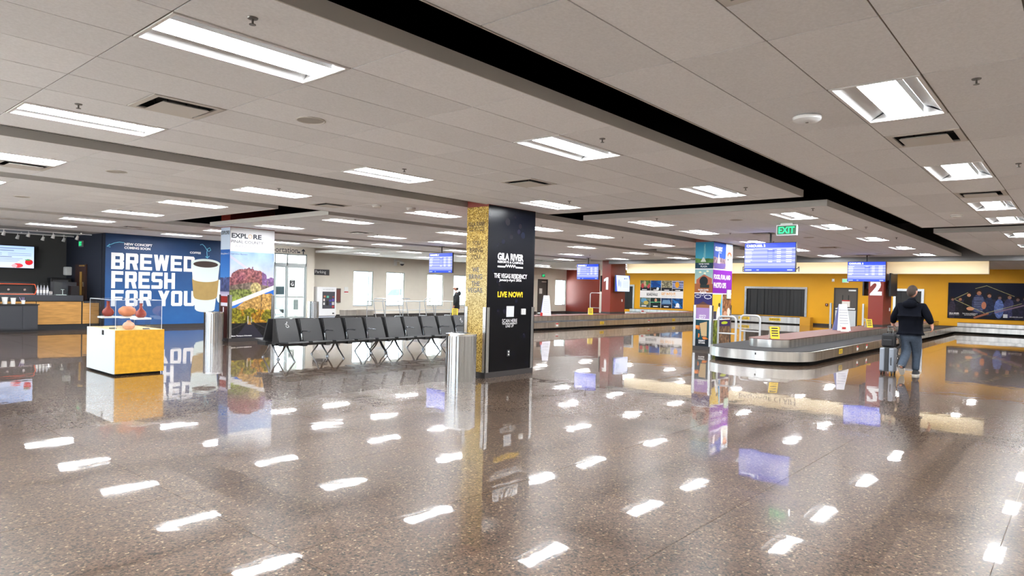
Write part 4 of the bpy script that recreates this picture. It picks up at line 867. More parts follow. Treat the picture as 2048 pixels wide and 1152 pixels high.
def a_board(x, y, rz, label, w_=.42, h_=.85):
    t = thing('information_board', label, 'sign board', (x, y, .53), rz)
    MB().hexa([(-w_ / 2, -.22, 0), (w_ / 2, -.22, 0), (w_ / 2, -.21, 0), (-w_ / 2, -.21, 0)], [(-w_ / 4, -.01, h_), (w_ / 3, -.01, h_), (w_ / 3, 0, h_), (-w_ / 4, 0, h_)]).build('front_panel', mat('board_white', rgb(222, 224, 236), .5), t)
    MB().hexa([(-w_ / 2, .21, 0), (w_ / 2, .21, 0), (w_ / 2, .22, 0), (-w_ / 2, .22, 0)], [(-w_ / 4, .002, h_), (w_ / 3, .002, h_), (w_ / 3, .01, h_), (-w_ / 4, .01, h_)]).build('rear_panel', mat('board_blue', rgb(150, 165, 225), .5), t)
    b = MB()
    for k in range(7): z = .14 + k * .085; y_ = -.22 + .21 * z / h_ - .004; b.add([(-.12, y_, z), (.14, y_, z), (.14, y_ + .004, z + .018), (-.12, y_ + .004, z + .018)], [(0, 1, 2, 3)])
    b.build('print_lines', INKG, t); return t
a_board(23.1, 6.05, -.95, 'tall white folded information board on the nearer carousel'); a_board(22.2, 17.55, -.8, 'tall white folded information board on the farther carousel')
for i, (x, y) in enumerate(((22.35, 5.75), (21.0, 17.4), (30.2, 17.45))):
    t = thing('notice_card', ['small white notice card at the foot of the nearer information board', 'small white notice card beside the farther information board', 'small white notice card on the carousel right of column 1'][i], 'notice', (x, y, .53), -.8)
    shape('card', PAPER, t, (-.13, .13, -.01, .01, 0, .18)); shape('red_mark', DANG, t, (-.1, .02, -.013, -.01, .08, .14))
t = tag(MB().lathe([(.05, 0), (.055, .12), (.03, .14)], 14).build('red_cup', DANG, None, smooth=True), 'small red cup beside the farther information board', 'cup'); t.location = (21.6, 17.3, .53)

# baggage openings with strip curtains
STRIP = mat('curtain_strip', rgb(24, 26, 30), .45)
def opening(y0, y1, label, shelf=False):
    t = thing('baggage_opening', label, 'baggage opening', (XW, y1, 0), FX); w_ = y1 - y0
    shape('frame', STEEL, t, (-.12, 0, -.06, .1, .45, 2.12), (w_, w_ + .12, -.06, .1, .45, 2.12), (0, w_, -.06, .1, 2.0, 2.12))
    n = int(w_ / .2); sw_ = w_ / n
    me = MB().box(0, sw_ - .012, 0, .008, 0, 1.53).mesh('curtain_strip'); me.materials.append(STRIP)
    for k in range(n):
        o = bpy.data.objects.new('curtain_strip', me); COL.objects.link(o); o.parent = t; o.location = (k * sw_ + .004, .03 + (k % 2) * .012, .46); o.rotation_euler = (0, 0, rnd.uniform(-.12, .12))
    shape('dark_lining', BLACKM, t, (0, w_, .12, .14, .45, 2.0))
    return t
opening(12.15, 15.5, 'wide steel-framed baggage opening with black strip curtain on the mustard wall'); opening(6.45, 7.6, 'steel-framed baggage opening hidden partly behind the man'); opening(23.3, 24.5, 'steel-framed baggage opening at the edge of column 1')
t = thing('delivery_belt', 'short steel baggage belt below the wide curtained opening', 'conveyor', (XW - .02, 16.3, 0), FX)
shape('steel_front', STEELH, t, (0, 4.1, -.62, -.07, .06, .40)); shape('kick_base', BLACKM, t, (.05, 4.1, -.55, 0, 0, .06)); shape('belt', BELT, t, (.05, 4.1, -.58, -.07, .40, .42)); shape('end_box', mat('mustard_box', rgb(205, 150, 40), .5), t, (4.1, 4.65, -.62, -.07, 0, .44))
for x in (.6, 2.4): q = shape('warning_label', YSIGN, t, (x, x + .65, -.625, -.62, .17, .33)); txt(q, 'DANGER', x + .325, .25, w=.55, m=INKK, y=-.628, bold=.02)
# grey door in the mustard wall
t = thing('door_2', 'dark grey door with steel kick plate in the mustard wall', 'door', (XW, 10.62, 0), FX); t['kind'] = 'structure'; DG = mat('door_grey', rgb(84, 80, 78), .5)
shape('door_frame', mat('door_frame_dark', rgb(60, 56, 54), .5), t, (0, .06, -.03, .1, 0, 2.12), (1.14, 1.2, -.03, .1, 0, 2.12), (.06, 1.14, -.03, .1, 2.06, 2.12))
lf = shape('door_leaf', DG, t, (.06, 1.14, 0, .05, .01, 2.06)); shape('kick_plate', ALU, lf, (.08, 1.12, -.006, 0, .02, .9)); shape('push_bar', CHROME, lf, (.1, 1.1, -.06, -.01, .95, 1.02)); shape('door_closer', ALU, lf, (.75, 1.12, -.06, 0, 1.94, 2.02))
for x in (.42, .72): shape('vision_slit', BLACK, lf, (x, x + .05, -.004, 0, 1.3, 1.72))
pn = shape('paper_notice', PAPER, lf, (.42, .82, -.012, -.006, 1.08, 1.45)); shape('red_header', DANG, pn, (.42, .82, -.014, -.012, 1.39, 1.45))
for x in (-.08, 1.55):
    b = tag(MB().box(-.05, .05, -.05, .05, 0, 1.28).build('door_bollard', ALU, None, bevel=.01), ['steel guard post left of the grey baggage door', 'steel guard post right of the grey baggage door'][x > 0], 'guard post'); b.location = (XW - .25, 10.62 - x, 0)
exit_sign((XW - .005, 10.05, 2.4), FX, 'white exit sign above the grey baggage door')
t = thing('fire_call_point', 'small dark red call point left of the grey baggage door', 'call point', (XW, 11.05, 1.1), FX); shape('box', mat('dark_red', rgb(90, 20, 18), .5), t, (0, .14, -.05, 0, 0, .14)); shape('button', PAPER, t, (.05, .09, -.055, -.05, .04, .1))
t = thing('wall_strobe', 'small white strobe high on the mustard wall', 'alarm', (XW, 10.75, 2.45), FX); shape('plate', PAPER, t, (0, .13, -.03, 0, 0, .16)); shape('lens', CHROME, t, (.04, .09, -.05, -.03, .05, .11))
t = thing('wall_plate', 'small white outlet plate right of the grey baggage door', 'outlet', (XW, 9.1, .35), FX); shape('plate', PAPER, t, (0, .1, -.015, 0, 0, .15)); shape('socket', INKG, t, (.03, .07, -.02, -.015, .05, .1))

# collage poster on the mustard wall
def collage_wall():
    h, w_ = 120, 210; a = canvas(h, w_, (235, 235, 238)); X, Y = grid(a); n = noise2(h, w_, 46, 51, 3)[..., None]; n2 = noise2(h, w_, 16, 52, 3)
    base = [[(110, 120, 90), (25, 95, 175), (150, 145, 120), (110, 120, 175)], [(90, 105, 95), (30, 45, 45), (38, 62, 100), (28, 70, 120)]]
    for r_ in range(2):
        for c in range(4):
            y0, y1 = (.0, .375) if r_ == 0 else (.63, 1.0); x0, x1 = c * .25 + .004, c * .25 + .246; k = (X > x0) & (X < x1) & (Y > y0) & (Y < y1)
            a[k] = (np.array(base[r_][c]) / 255 * (.3 + 1.4 * n))[k]
            if r_ == 0 or c == 2: ramp(a, y1 - .12, y1, (40, 40, 50), (22, 22, 30), (X > x0) & (X < x1))
    for x, y, c in ((.06, .2, (190, 60, 70)), (.12, .12, (225, 180, 150)), (.2, .2, (205, 70, 90)), (.17, .1, (90, 140, 70))): ell(a, x, y, .035, .09, c, .9)
    poly(a, [(.27, .1), (.36, .06), (.48, .16), (.45, .24), (.3, .2)], (15, 70, 150)); ell(a, .42, .3, .03, .05, (220, 235, 245))
    for i in range(4): rect(a, .754, .02 + i * .08, .996, .05 + i * .08, (205, 210, 235), .8)
    ell(a, .86, .15, .045, .11, (240, 170, 40))
    ell(a, .1, .74, .07, .08, (90, 150, 190)); ell(a, .15, .82, .06, .07, (190, 170, 90)); ell(a, .38, .72, .03, .06, (205, 150, 120)); line(a, .26, .8, .49, .78, .012, (120, 220, 160)); poly(a, [(.55, .7), (.7, .7), (.74, .84), (.52, .84)], (110, 150, 190)); poly(a, [(.76, .66), (.9, .78), (.99, .98), (.85, .9)], (40, 120, 200)); ell(a, .88, .88, .04, .08, (235, 240, 245))
    for x in (.1, .37, .62, .87): rect(a, x - .05, .33, x + .06, .355, (240, 240, 245)); rect(a, x - .05, .925, x + .06, .955, (240, 240, 245))
    return a
t = thing('wall_poster', 'poster of eight leisure photographs reading Boardwalk, Get Into It', 'poster', (XW, 22.75, .62), FX); shape('board', PAPER, t, (0, 3.13, -.03, 0, 0, 1.79))
pg = sheet(t, collage_wall(), 0, 3.13, 0, 1.79, PRINT, y=-.033, name='print')
txt(pg, 'BOARDWALK', .92, .87, w=.82, h=.19, m=mat('boardwalk_ink', rgb(60, 66, 74), .5), y=-.036, bold=.03); txt(pg, 'GET INTO IT.', 2.1, .93, w=1.05, h=.17, m=mat('orange_ink', rgb(230, 165, 60), .5), y=-.036, bold=.03); txt(pg, 'ARIZONA', .92, 1.03, w=.35, m=INKG, y=-.036); txt(pg, 'visit today in scottsdale', 2.1, .76, w=1.0, h=.06, m=INKG, y=-.036)
# party poster
def party():
    h, w_ = 150, 260; a = canvas(h, w_, (16, 22, 44)); X, Y = grid(a); n = noise2(h, w_, 50, 61, 3)[..., None]; n2 = noise2(h, w_, 12, 62, 3)
    ramp(a, 0, 1, (14, 20, 46), (20, 22, 34)); k = (Y > .45) & (Y < .85) & (n2 > .5); a[k] = (np.array([44, 44, 66]) / 255 * (.5 + .9 * n))[k]
    ppl = [(.06, .45, .035, (150, 110, 95), (50, 45, 60)), (.16, .44, .04, (190, 130, 100), (30, 28, 36)), (.27, .32, .045, (225, 165, 125), (20, 20, 26)), (.4, .26, .055, (205, 140, 110), (52, 58, 92)), (.53, .33, .045, (190, 135, 110), (34, 42, 70)), (.66, .38, .04, (150, 120, 120), (90, 110, 170)), (.78, .36, .045, (170, 130, 110), (60, 62, 100)), (.88, .42, .04, (140, 110, 105), (40, 40, 60)), (.96, .4, .035, (120, 95, 95), (40, 38, 60))]
    for x, y, r_, sk, cl in ppl:
        m = ((X - x) / (r_ * 1.5)) ** 2 + ((Y - y - .32) / .26) ** 2 < 1; a[m] = (np.array(cl) / 255 * (.6 + .8 * n))[m]; ell(a, x, y, r_ * .8, r_ * 1.45, (34, 24, 26)); m = ell(a, x + .006, y + .03, r_ * .52, r_ * 1.0, tuple(c * .85 for c in sk)); a[m] *= (.75 + .5 * n)[m]
    for k in range(9): line(a, .345, .42 + k * .045, .455, .42 + k * .045, .006, (150, 160, 190), .7)
    ell(a, .3, .72, .05, .05, (205, 145, 110)); ell(a, .47, .62, .03, .1, (185, 120, 95)); line(a, .36, .96, .52, .84, .03, (150, 95, 75)); line(a, .62, .8, .95, .6, .02, (130, 110, 130))
    for p, q in (((.09, .46), (.26, .28)), ((.36, .16), (.5, .08)), ((.5, .08), (.84, .36)), ((.1, .48), (.48, .83)), ((.5, .83), (.93, .55))): line(a, *p, *q, .008, (180, 175, 120), .85)
    return a
t = thing('wall_poster', 'dark poster of a cheering party crowd on the mustard wall', 'poster', (XW, 5.3, .71), FX); shape('board', BLACK, t, (0, 3.15, -.03, 0, 0, 1.75)); pg = sheet(t, party(), 0, 3.15, 0, 1.75, PRINT, y=-.033, name='print')
txt(pg, 'GILA RIVER', .28, .24, w=.42, h=.07, m=INKW, y=-.036, bold=.03); txt(pg, 'RESORTS & CASINOS', .28, .17, w=.42, m=INKW, y=-.036); txt(pg, 'THE VEGAS RESIDENCY', .93, .24, w=.62, h=.06, m=INKW, y=-.036); txt(pg, 'January-April 2026', .93, .17, w=.45, m=INKW, y=-.036); txt(pg, 'GILARIVER.COM', 2.75, .15, w=.5, m=INKW, y=-.036); shape('blank_panel', MATS['pale_panel'], pg, (2.25, 2.42, -.036, -.034, .1, .27))

# ------------------------------------------------------------------ hanging flight screens
def flight_screen(x, y, label, title, z0=2.18, w_=1.21, h_=.68, tall=1.0):
    t = thing('hanging_screen', label, 'screen', (x, y, 0), FX); a = canvas(80, 140, (150, 160, 245)); ramp(a, 0, .17, (20, 60, 215), (30, 75, 225)); rect(a, 0, .88, 1, 1, (22, 70, 225))
    for k in range(10): rect(a, 0, .17 + k * .071, 1, .17 + k * .071 + .038, (118, 130, 240) if k % 2 else (172, 178, 250))
    for k in range(7):
        y_ = .22 + k * .07; rect(a, .02, y_, .02 + (.16, .12, .14, .13, .12, .14, .1)[k], y_ + .03, (240, 243, 255), .8)
        for x0, x1 in ((.48, .56), (.64, .72), (.82, .93)): rect(a, x0, y_, x1, y_ + .03, (245, 246, 255), .8)
    rect(a, .455, .26, .6, .30, (60, 80, 200)); rect(a, .455, .3, .6, .6, (110, 125, 225), .5); rect(a, .02, .93, .15, .96, (220, 230, 255), .8); rect(a, .25, .93, .3, .96, (220, 230, 255), .7); rect(a, .85, .93, .95, .96, (220, 230, 255), .8)
    shape('bezel', BLACK, t, (-w_ / 2 - .012, w_ / 2 + .012, 0, .06, z0 - .012, z0 + h_ + .012)); d = sheet(t, a, -w_ / 2, w_ / 2, z0, z0 + h_, SCREEN, y=-.003, name='display')
    txt(d, title, -w_ / 2 + .27, z0 + h_ - .06, w=.46, h=.062, m=SCREENW, y=-.006, bold=.03)
    MB().cyl((0, .05, z0 + h_ * .5), (0, .05, H + .05), .022, 10).build('pole', BLACK, t); shape('ceiling_plate', BLACK, t, (-.07, .07, -.02, .12, H - .015, H)); shape('bracket', BLACK, t, (-.15, .15, .06, .1, z0 + .2, z0 + .5))
    return t
flight_screen(16.0, 5.85, 'nearer blue arrivals screen reading Carousel 2, below the green exit sign', 'CAROUSEL 2')
flight_screen(25.5, 5.93, 'farther blue arrivals screen reading Carousel 2, before the numbered column', 'CAROUSEL 2', 2.18, 1.2)
flight_screen(16.5, 17.97, 'blue arrivals screen reading Carousel 1 above the seats, left of the gold column', 'CAROUSEL 1', 2.15, 1.22, .7)
flight_screen(24.8, 17.25, 'blue arrivals screen reading Carousel 1 in front of the maroon wall', 'CAROUSEL 1', 2.14, 1.16)
exit_sign((14.1, 4.8, H - .25), FX, 'green ceiling exit sign above the nearer carousel screen', 'ceiling', .42)

# ------------------------------------------------------------------ beam seating, back to back
SEATB = mat('black_vinyl_seat', (.028, .029, .032), .42, noise=.1, nscale=90); SEATF = mat('seat_shell', (.012, .012, .013), .45); BEAMM = mat('dark_beam', (.06, .062, .066), .35, .6); LEGM = mat('polished_leg', (.42, .46, .5), .18, 1.0)
def wheelchair(parent, cx, cz, s, y):
    """white accessibility figure laid on the backrest"""
    b = MB()
    b.tube([(cx + s * (.02 + .17 * math.cos(a_)), y, cz + s * (-.14 + .17 * math.sin(a_))) for a_ in [math.radians(150 + k * 20) for k in range(14)]], s * .035, 6)
    b.ball((cx + s * .06, y, cz + s * .38), s * .07, .004, s * .07, 10, 6)
    b.tube([(cx + s * .02, y, cz + s * .27), (cx - s * .05, y, cz + s * .02), (cx + s * .16, y, cz - s * .02), (cx + s * .24, y, cz - s * .26)], s * .045, 6); b.tube([(cx + s * .0, y, cz + s * .22), (cx - s * .16, y, cz + s * .18), (cx - s * .2, y, cz + s * .04)], s * .035, 6)
    return b.build('accessible_symbol', INKW, parent)
def bench(loc, rz, n, label, sym=None, first=False):
    """five seats on a beam; local +x along the row, -y to the front"""
    t = thing('beam_seating', label, 'bench', loc, rz, group='back-to-back waiting benches'); P = .565; W_ = n * P
    shape('beam', BEAMM, t, (.02, W_ - .02, -.36, -.28, .315, .365)); shape('beam', BEAMM, t, (.02, W_ - .02, -.18, -.10, .315, .365))
    for k in range(n):
        x0, x1 = k * P + .045, (k + 1) * P - .04
        # seat pan, slightly dished, and reclined backrest
        m = MB(); pr = [(-.62, .385), (-.60, .42), (-.45, .41), (-.28, .395), (-.16, .40), (-.16, .37), (-.45, .375)]
        m.add([(x0, y, z) for y, z in pr] + [(x1, y, z) for y, z in pr], [tuple(range(len(pr))), tuple(range(2 * len(pr) - 1, len(pr) - 1, -1))] + [(i, len(pr) + i, len(pr) + (i + 1) % len(pr), (i + 1) % len(pr)) for i in range(len(pr))])
        m.build('seat', SEATB, t, bevel=.006)
        m = MB(); pr = [(-.265, .385), (-.175, .62), (-.075, .86), (-.045, .86), (-.14, .6), (-.22, .385)]; ins = .012
        v = [(x0 + (ins if z > .8 else 0), y, z) for y, z in pr] + [(x1 - (ins if z > .8 else 0), y, z) for y, z in pr]
        m.add(v, [tuple(range(len(pr))), tuple(range(2 * len(pr) - 1, len(pr) - 1, -1))] + [(i, len(pr) + i, len(pr) + (i + 1) % len(pr), (i + 1) % len(pr)) for i in range(len(pr))])
        bk_ = m.build('backrest', SEATB, t, bevel=.006)
        MB().add([(x_, y, z) for x_ in (x0 - .014, x0 - .004) for y, z in ((-.262, .37), (-.07, .855), (-.03, .86), (-.01, .33))], [(0, 1, 2, 3), (7, 6, 5, 4), (0, 4, 5, 1), (1, 5, 6, 2), (2, 6, 7, 3), (3, 7, 4, 0)]).build('side_wing', SEATF, t)
        if k > 0:
            a_ = MB(); x = k * P + .008
            a_.tube([(x, -.23, .36), (x, -.25, .45), (x, -.22, .55), (x, -.25, .605), (x, -.30, .617), (x, -.56, .617)], [.016, .014, .014, .014, .012, .010], 8); a_.build('armrest', LEGM, t, smooth=True)
        shape('seat_bracket', BEAMM, t, (k * P + P - .07, k * P + P + .05 if k < n - 1 else k * P + P, -.40, -.06, .30, .38))
        if sym == k:
            s_ = wheelchair(bk_, 0, 0, .17, -.004); s_.location = ((x0 + x1) / 2, -.136, .735); s_.rotation_euler = (math.radians(-22), 0, 0)
    for x in (.22, W_ / 2, W_ - .22):
        l = MB()
        for s in (-1, 1): l.tube([(x, -.23 + s * .03, .33), (x, -.23 + s * .12, .20), (x, -.23 + s * .33, .02)], [.026, .018, .014], 8); l.cyl((x, -.23 + s * .33, 0), (x, -.23 + s * .33, .02), .026, 10)
        l.build('leg_pair', LEGM, t, smooth=True)
    return t
bench((7.15, 12.93, 0), 0, 5, 'left front bench of black seats, accessible symbol on its first seat', 0)
bench((9.985, 12.93, 0), 0, 5, 'right front bench of black seats, ending at the gold column', 4)
bench((9.975, 13.07, 0), math.pi, 5, 'left rear bench of black seats, facing the windows')
bench((12.81, 13.07, 0), math.pi, 5, 'right rear bench of black seats, facing the windows')

# ------------------------------------------------------------------ waste bins
def flutes(r_, h_, n=192):
    b = MB(); v = []
    for z in (0.0, h_): v += [((r_ + .0022 * math.cos(k * 2 * math.pi * 30 / n) + .0012 * math.cos(k * 2 * math.pi * 13 / n)) * math.cos(2 * math.pi * k / n), (r_ + .0022 * math.cos(k * 2 * math.pi * 30 / n) + .0012 * math.cos(k * 2 * math.pi * 13 / n)) * math.sin(2 * math.pi * k / n), z) for k in range(n)]
    return b.add(v, [(k, (k + 1) % n, n + (k + 1) % n, n + k) for k in range(n)] + [tuple(range(n - 1, -1, -1))])
def bin_(x, y, r_, h_, label):
    t = thing('waste_bin', label, 'waste bin', (x, y, 0), group='round brushed steel waste bins'); flutes(r_, h_).build('shell', STEEL, t, smooth=True)
    MB().lathe([(r_, h_ - .03), (r_ + .006, h_ - .03), (r_ + .006, h_), (r_ - .02, h_ + .008), (r_ * .62, h_ + .012), (r_ * .6, h_ - .01), (r_ * .5, h_ - .012)], 40).build('lid_ring', CHROME, t, smooth=True)
    MB().lathe([(r_ * .62, h_ + .0), (r_ * .62, h_ + .011)], 24).build('opening', BLACKM, t)
    shape('maker_plate', BLACK, t, (.12, .2, -r_ * .86, -r_ * .8, .05, .08)); return t
bin_(8.13, 8.28, .265, .81, 'tall steel bin standing against the gold column'); bin_(8.14, 17.65, .24, .81, 'steel bin left of the desert photo column'); bin_(16.75, 26.6, .24, .84, 'steel bin beside the parking kiosk')

# ------------------------------------------------------------------ display case
t = thing('display_case', 'low yellow and white display plinth with clear acrylic cover', 'display case', (4.0, 12.25, 0)); W_, D_ = .79, 1.31
PLY = mat('birch_ply', rgb(226, 196, 138), .5, noise=.08, nscale=5, aniso=(1, 8, 1)); YPL = mat('yellow_stained_board', rgb(214, 158, 34), .45, noise=.14, nscale=14)
shape('toe_kick', BLACKM, t, (.04, W_ - .04, .04, D_ - .04, 0, .035)); shape('side_panel', mat('white_laminate', rgb(206, 213, 216), .45), t, (0, .02, 0, D_, .035, .76)); shape('front_panel', YPL, t, (.02, W_, 0, .02, .035, .76)); shape('side_panel', YPL, t, (W_ - .02, W_, .02, D_, .035, .76)); shape('back_panel', YPL, t, (.02, W_ - .02, D_ - .02, D_, .035, .76)); shape('top_board', PLY, t, (.02, W_ - .02, .02, D_ - .02, .735, .758))
lp = shape('label_plate', BLACK, t, (-.004, 0, .46, .55, .66, .74))
ACR = glass_mat('acrylic', (.97, .98, .99), refl=1.49); i_ = .03; Z0, Z1 = .758, 1.26
for q in ((i_, W_ - i_, i_, i_ + .006, Z0, Z1), (i_, W_ - i_, D_ - i_ - .006, D_ - i_, Z0, Z1), (i_, i_ + .006, i_ + .006, D_ - i_ - .006, Z0, Z1), (W_ - i_ - .006, W_ - i_, i_ + .006, D_ - i_ - .006, Z0, Z1), (i_, W_ - i_, i_, D_ - i_, Z1, Z1 + .006)): shape('acrylic_pane', ACR, t, q)
EDG = mat('acrylic_edge', (.75, .8, .85), .2); ed = MB()
for x in (i_, W_ - i_ - .006):
    for y in (i_, D_ - i_ - .006): ed.box(x, x + .006, y, y + .006, Z0, Z1)
ed.box(i_, W_ - i_, i_ - .001, i_ + .003, Z1, Z1 + .007); ed.box(i_ - .001, i_ + .003, i_, D_ - i_, Z1, Z1 + .007); ed.box(i_, W_ - i_, D_ - i_ - .003, D_ - i_, Z1, Z1 + .007); ed.box(W_ - i_ - .003, W_ - i_, i_, D_ - i_, Z1, Z1 + .007); ed.build('glued_edges', EDG, t)
cs = Matrix.Translation((4.0, 12.25, 0))
def riser(x, y, h_, label, s_=.14):
    p = cs @ Vector((x, y, .758)); t = thing('acrylic_riser', label, 'riser', p)
    for q in ((-s_, -s_ + .006, -s_, s_), (s_ - .006, s_, -s_, s_)): shape('riser_side', ACR, t, (*q, 0, h_))
    shape('riser_top', mat('riser_white', (.8, .8, .78), .4), t, (-s_ - .01, s_ + .01, -s_, s_, h_, h_ + .03)); return p.z + h_ + .03
def pot(x, y, z, prof, m, label):
    p = cs @ Vector((x, y, 0)); o = thing('clay_pot', label, 'pot', (p.x, p.y, z)); MB().lathe(prof, 28).build('vessel', m, o, smooth=True); r_ = prof[-1][0]
    MB().lathe([(r_ * .98, prof[-1][1] - .002), (r_ * 1.08, prof[-1][1] + .004), (r_ * .8, prof[-1][1] + .006)], 24).build('rim', m, o, smooth=True); return o
CLAY = mat('red_clay', rgb(150, 50, 34), .25); CLAY2 = mat('buff_clay', rgb(206, 128, 86), .5, noise=.12, nscale=8); CLAY3 = mat('pale_clay', rgb(216, 160, 130), .5, noise=.2, nscale=9)
bottle = [(.05, 0), (.085, .03), (.095, .07), (.08, .115), (.04, .15), (.026, .18), (.024, .24), (.03, .26)]
z = riser(.2, .9, .17, 'clear riser at the back left of the acrylic case', .12); pot(.2, .9, z, bottle, CLAY, 'glossy red long-necked bottle at the back left of the acrylic case')
z = riser(.47, .80, .17, 'clear riser at the back right of the acrylic case', .13); pot(.47, .80, z, [(.06, 0), (.12, .04), (.14, .085), (.13, .13), (.085, .165), (.07, .172)], CLAY2, 'round buff clay jar in the middle of the acrylic case')
z = riser(.56, .42, .16, 'clear riser at the front of the acrylic case', .12); pot(.56, .42, z, [(r_ * .95, h_ * .95) for r_, h_ in bottle], CLAY, 'glossy red long-necked bottle at the front right of the acrylic case')
pot(.30, .22, .758, [(.05, 0), (.085, .03), (.095, .07), (.075, .11), (.035, .135), (.028, .15)], CLAY3, 'small pale clay bowl low at the front of the acrylic case')
for i, (x, y) in enumerate(((.15, .5), (.56, .16))):
    p = cs @ Vector((x, y, .758)); o = tag(MB().hexa([(-.05, -.03, 0), (.05, -.03, 0), (.05, .03, 0), (-.05, .03, 0)], [(-.05, -.028, .004), (.05, -.028, .004), (.05, .03, .02), (-.05, .03, .02)]).build('caption_card', BLACK), ['black caption card at the left inside the acrylic case', 'black caption card at the right inside the acrylic case'][i], 'label card'); o.location = p

# ------------------------------------------------------------------ parking kiosk and its neighbours
t = thing('parking_kiosk', 'white parking payment kiosk with dark control panel', 'kiosk', (17.75, 27.9, 0)); KW = mat('kiosk_white', rgb(226, 226, 228), .4)
shape('cabinet', KW, t, (0, 1.08, 0, .5, .1, 1.5), bevel=.03); shape('foot', mat('kiosk_foot', (.4, .42, .5), .5), t, (.04, 1.04, .03, .47, 0, .1)); pnl = shape('control_panel', mat('kiosk_dark', rgb(62, 62, 70), .4), t, (.3, .98, -.012, .0, .46, 1.28))
txt(t, 'PAY PARKING HERE', .62, 1.38, w=.6, m=INKG, y=-.006)
for x, z, w_, h_, c in ((.36, 1.0, .1, .09, (190, 120, 90)), (.52, .98, .12, .1, (90, 170, 150)), (.66, .8, .12, .1, (70, 70, 150)), (.82, .82, .12, .12, (90, 70, 160)), (.82, .64, .12, .14, (200, 190, 195)), (.34, .82, .08, .12, (225, 215, 210)), (.34, .64, .08, .12, (215, 215, 215)), (.82, .5, .12, .1, (170, 50, 60)), (.5, .62, .12, .22, (30, 30, 34)), (.7, .62, .08, .1, (50, 60, 150)), (.84, 1.0, .1, .06, (160, 60, 60))):
    shape('panel_button', mat('button_%d_%d_%d' % c, rgb(*c), .4), pnl, (x, x + w_, -.02, -.012, z, z + h_))
shape('ticket_slot', BLACK, t, (.86, .96, -.01, 0, .2, .26))
t = thing('wall_sign', 'dark Pay Parking sign on the beige wall', 'sign', (17.62, 28.898, 2.08)); shape('plate', mat('sign_dark', rgb(56, 54, 58), .5), t, (0, 1.42, -.03, 0, 0, .28)); txt(t, 'Pay Parking', .75, .14, w=.95, m=INKW, y=-.033)
t = thing('extinguisher_cabinet', 'dark red framed cabinet behind the parking kiosk', 'cabinet', (19.4, 28.898, .72)); shape('frame', mat('cabinet_grey', rgb(96, 90, 88), .4), t, (0, .3, -.08, 0, 0, .72)); shape('door_glass', mat('cabinet_red', rgb(120, 70, 66), .3), t, (.05, .25, -.09, -.08, .06, .66))
t = thing('wall_notice', 'small white notice with a red band on the beige wall', 'notice', (19.95, 28.898, 1.2)); shape('sheet', PAPER, t, (0, .24, -.01, 0, 0, .32)); shape('red_band', DANG, t, (.0, .24, -.013, -.01, .04, .09))
t = thing('steel_panel', 'low stainless steel panel below the first window', 'wall panel', (19.7, 28.898, .05)); shape('sheet', STEELH, t, (0, 1.02, -.02, 0, 0, .3)); shape('sheet', STEELH, t, (1.04, 2.1, -.02, 0, 0, .3))
t = thing('security_camera', 'white dome security camera high on the beige wall', 'security camera', (23.4, 28.9, 2.85)); shape('wall_plate', PAPER, t, (-.3, -.12, -.05, 0, -.1, .25)); MB().tube([(-.2, -.02, .15), (-.2, -.3, .15), (0, -.34, .12)], .035, 8).build('arm', PAPER, t); MB().lathe([(.13, .1), (.14, .02), (.13, .0)], 18).build('housing', PAPER, t, smooth=True).location = (0, -.34, 0); MB().ball((0, -.34, 0), .11, .11, .11, 16, 8).build('dome', mat('smoked_dome', (.05, .05, .06), .1), t, smooth=True)
# exit door by the far windows
t = thing('door_3', 'dark grey exit door in the beige wall left of the red wall', 'door', (36.16, 28.95, 0)); t['kind'] = 'structure'
shape('door_frame', MATS['door_frame_dark'], t, (-.56, -.5, -.06, .1, 0, 2.36), (.5, .56, -.06, .1, 0, 2.36), (-.5, .5, -.06, .1, 2.28, 2.36)); lf = shape('door_leaf', DG, t, (-.5, .5, 0, .05, .01, 2.28)); shape('push_bar', CHROME, lf, (.05, .46, -.07, 0, 1.0, 1.05)); shape('paper_notice', PAPER, lf, (-.32, .0, -.01, 0, 1.35, 1.72)); shape('door_closer', ALU, lf, (-.1, .4, -.06, 0, 2.15, 2.22))
exit_sign((36.16, 28.89, 2.5), 0.0, 'small green exit sign above the far grey door', 'ceiling')

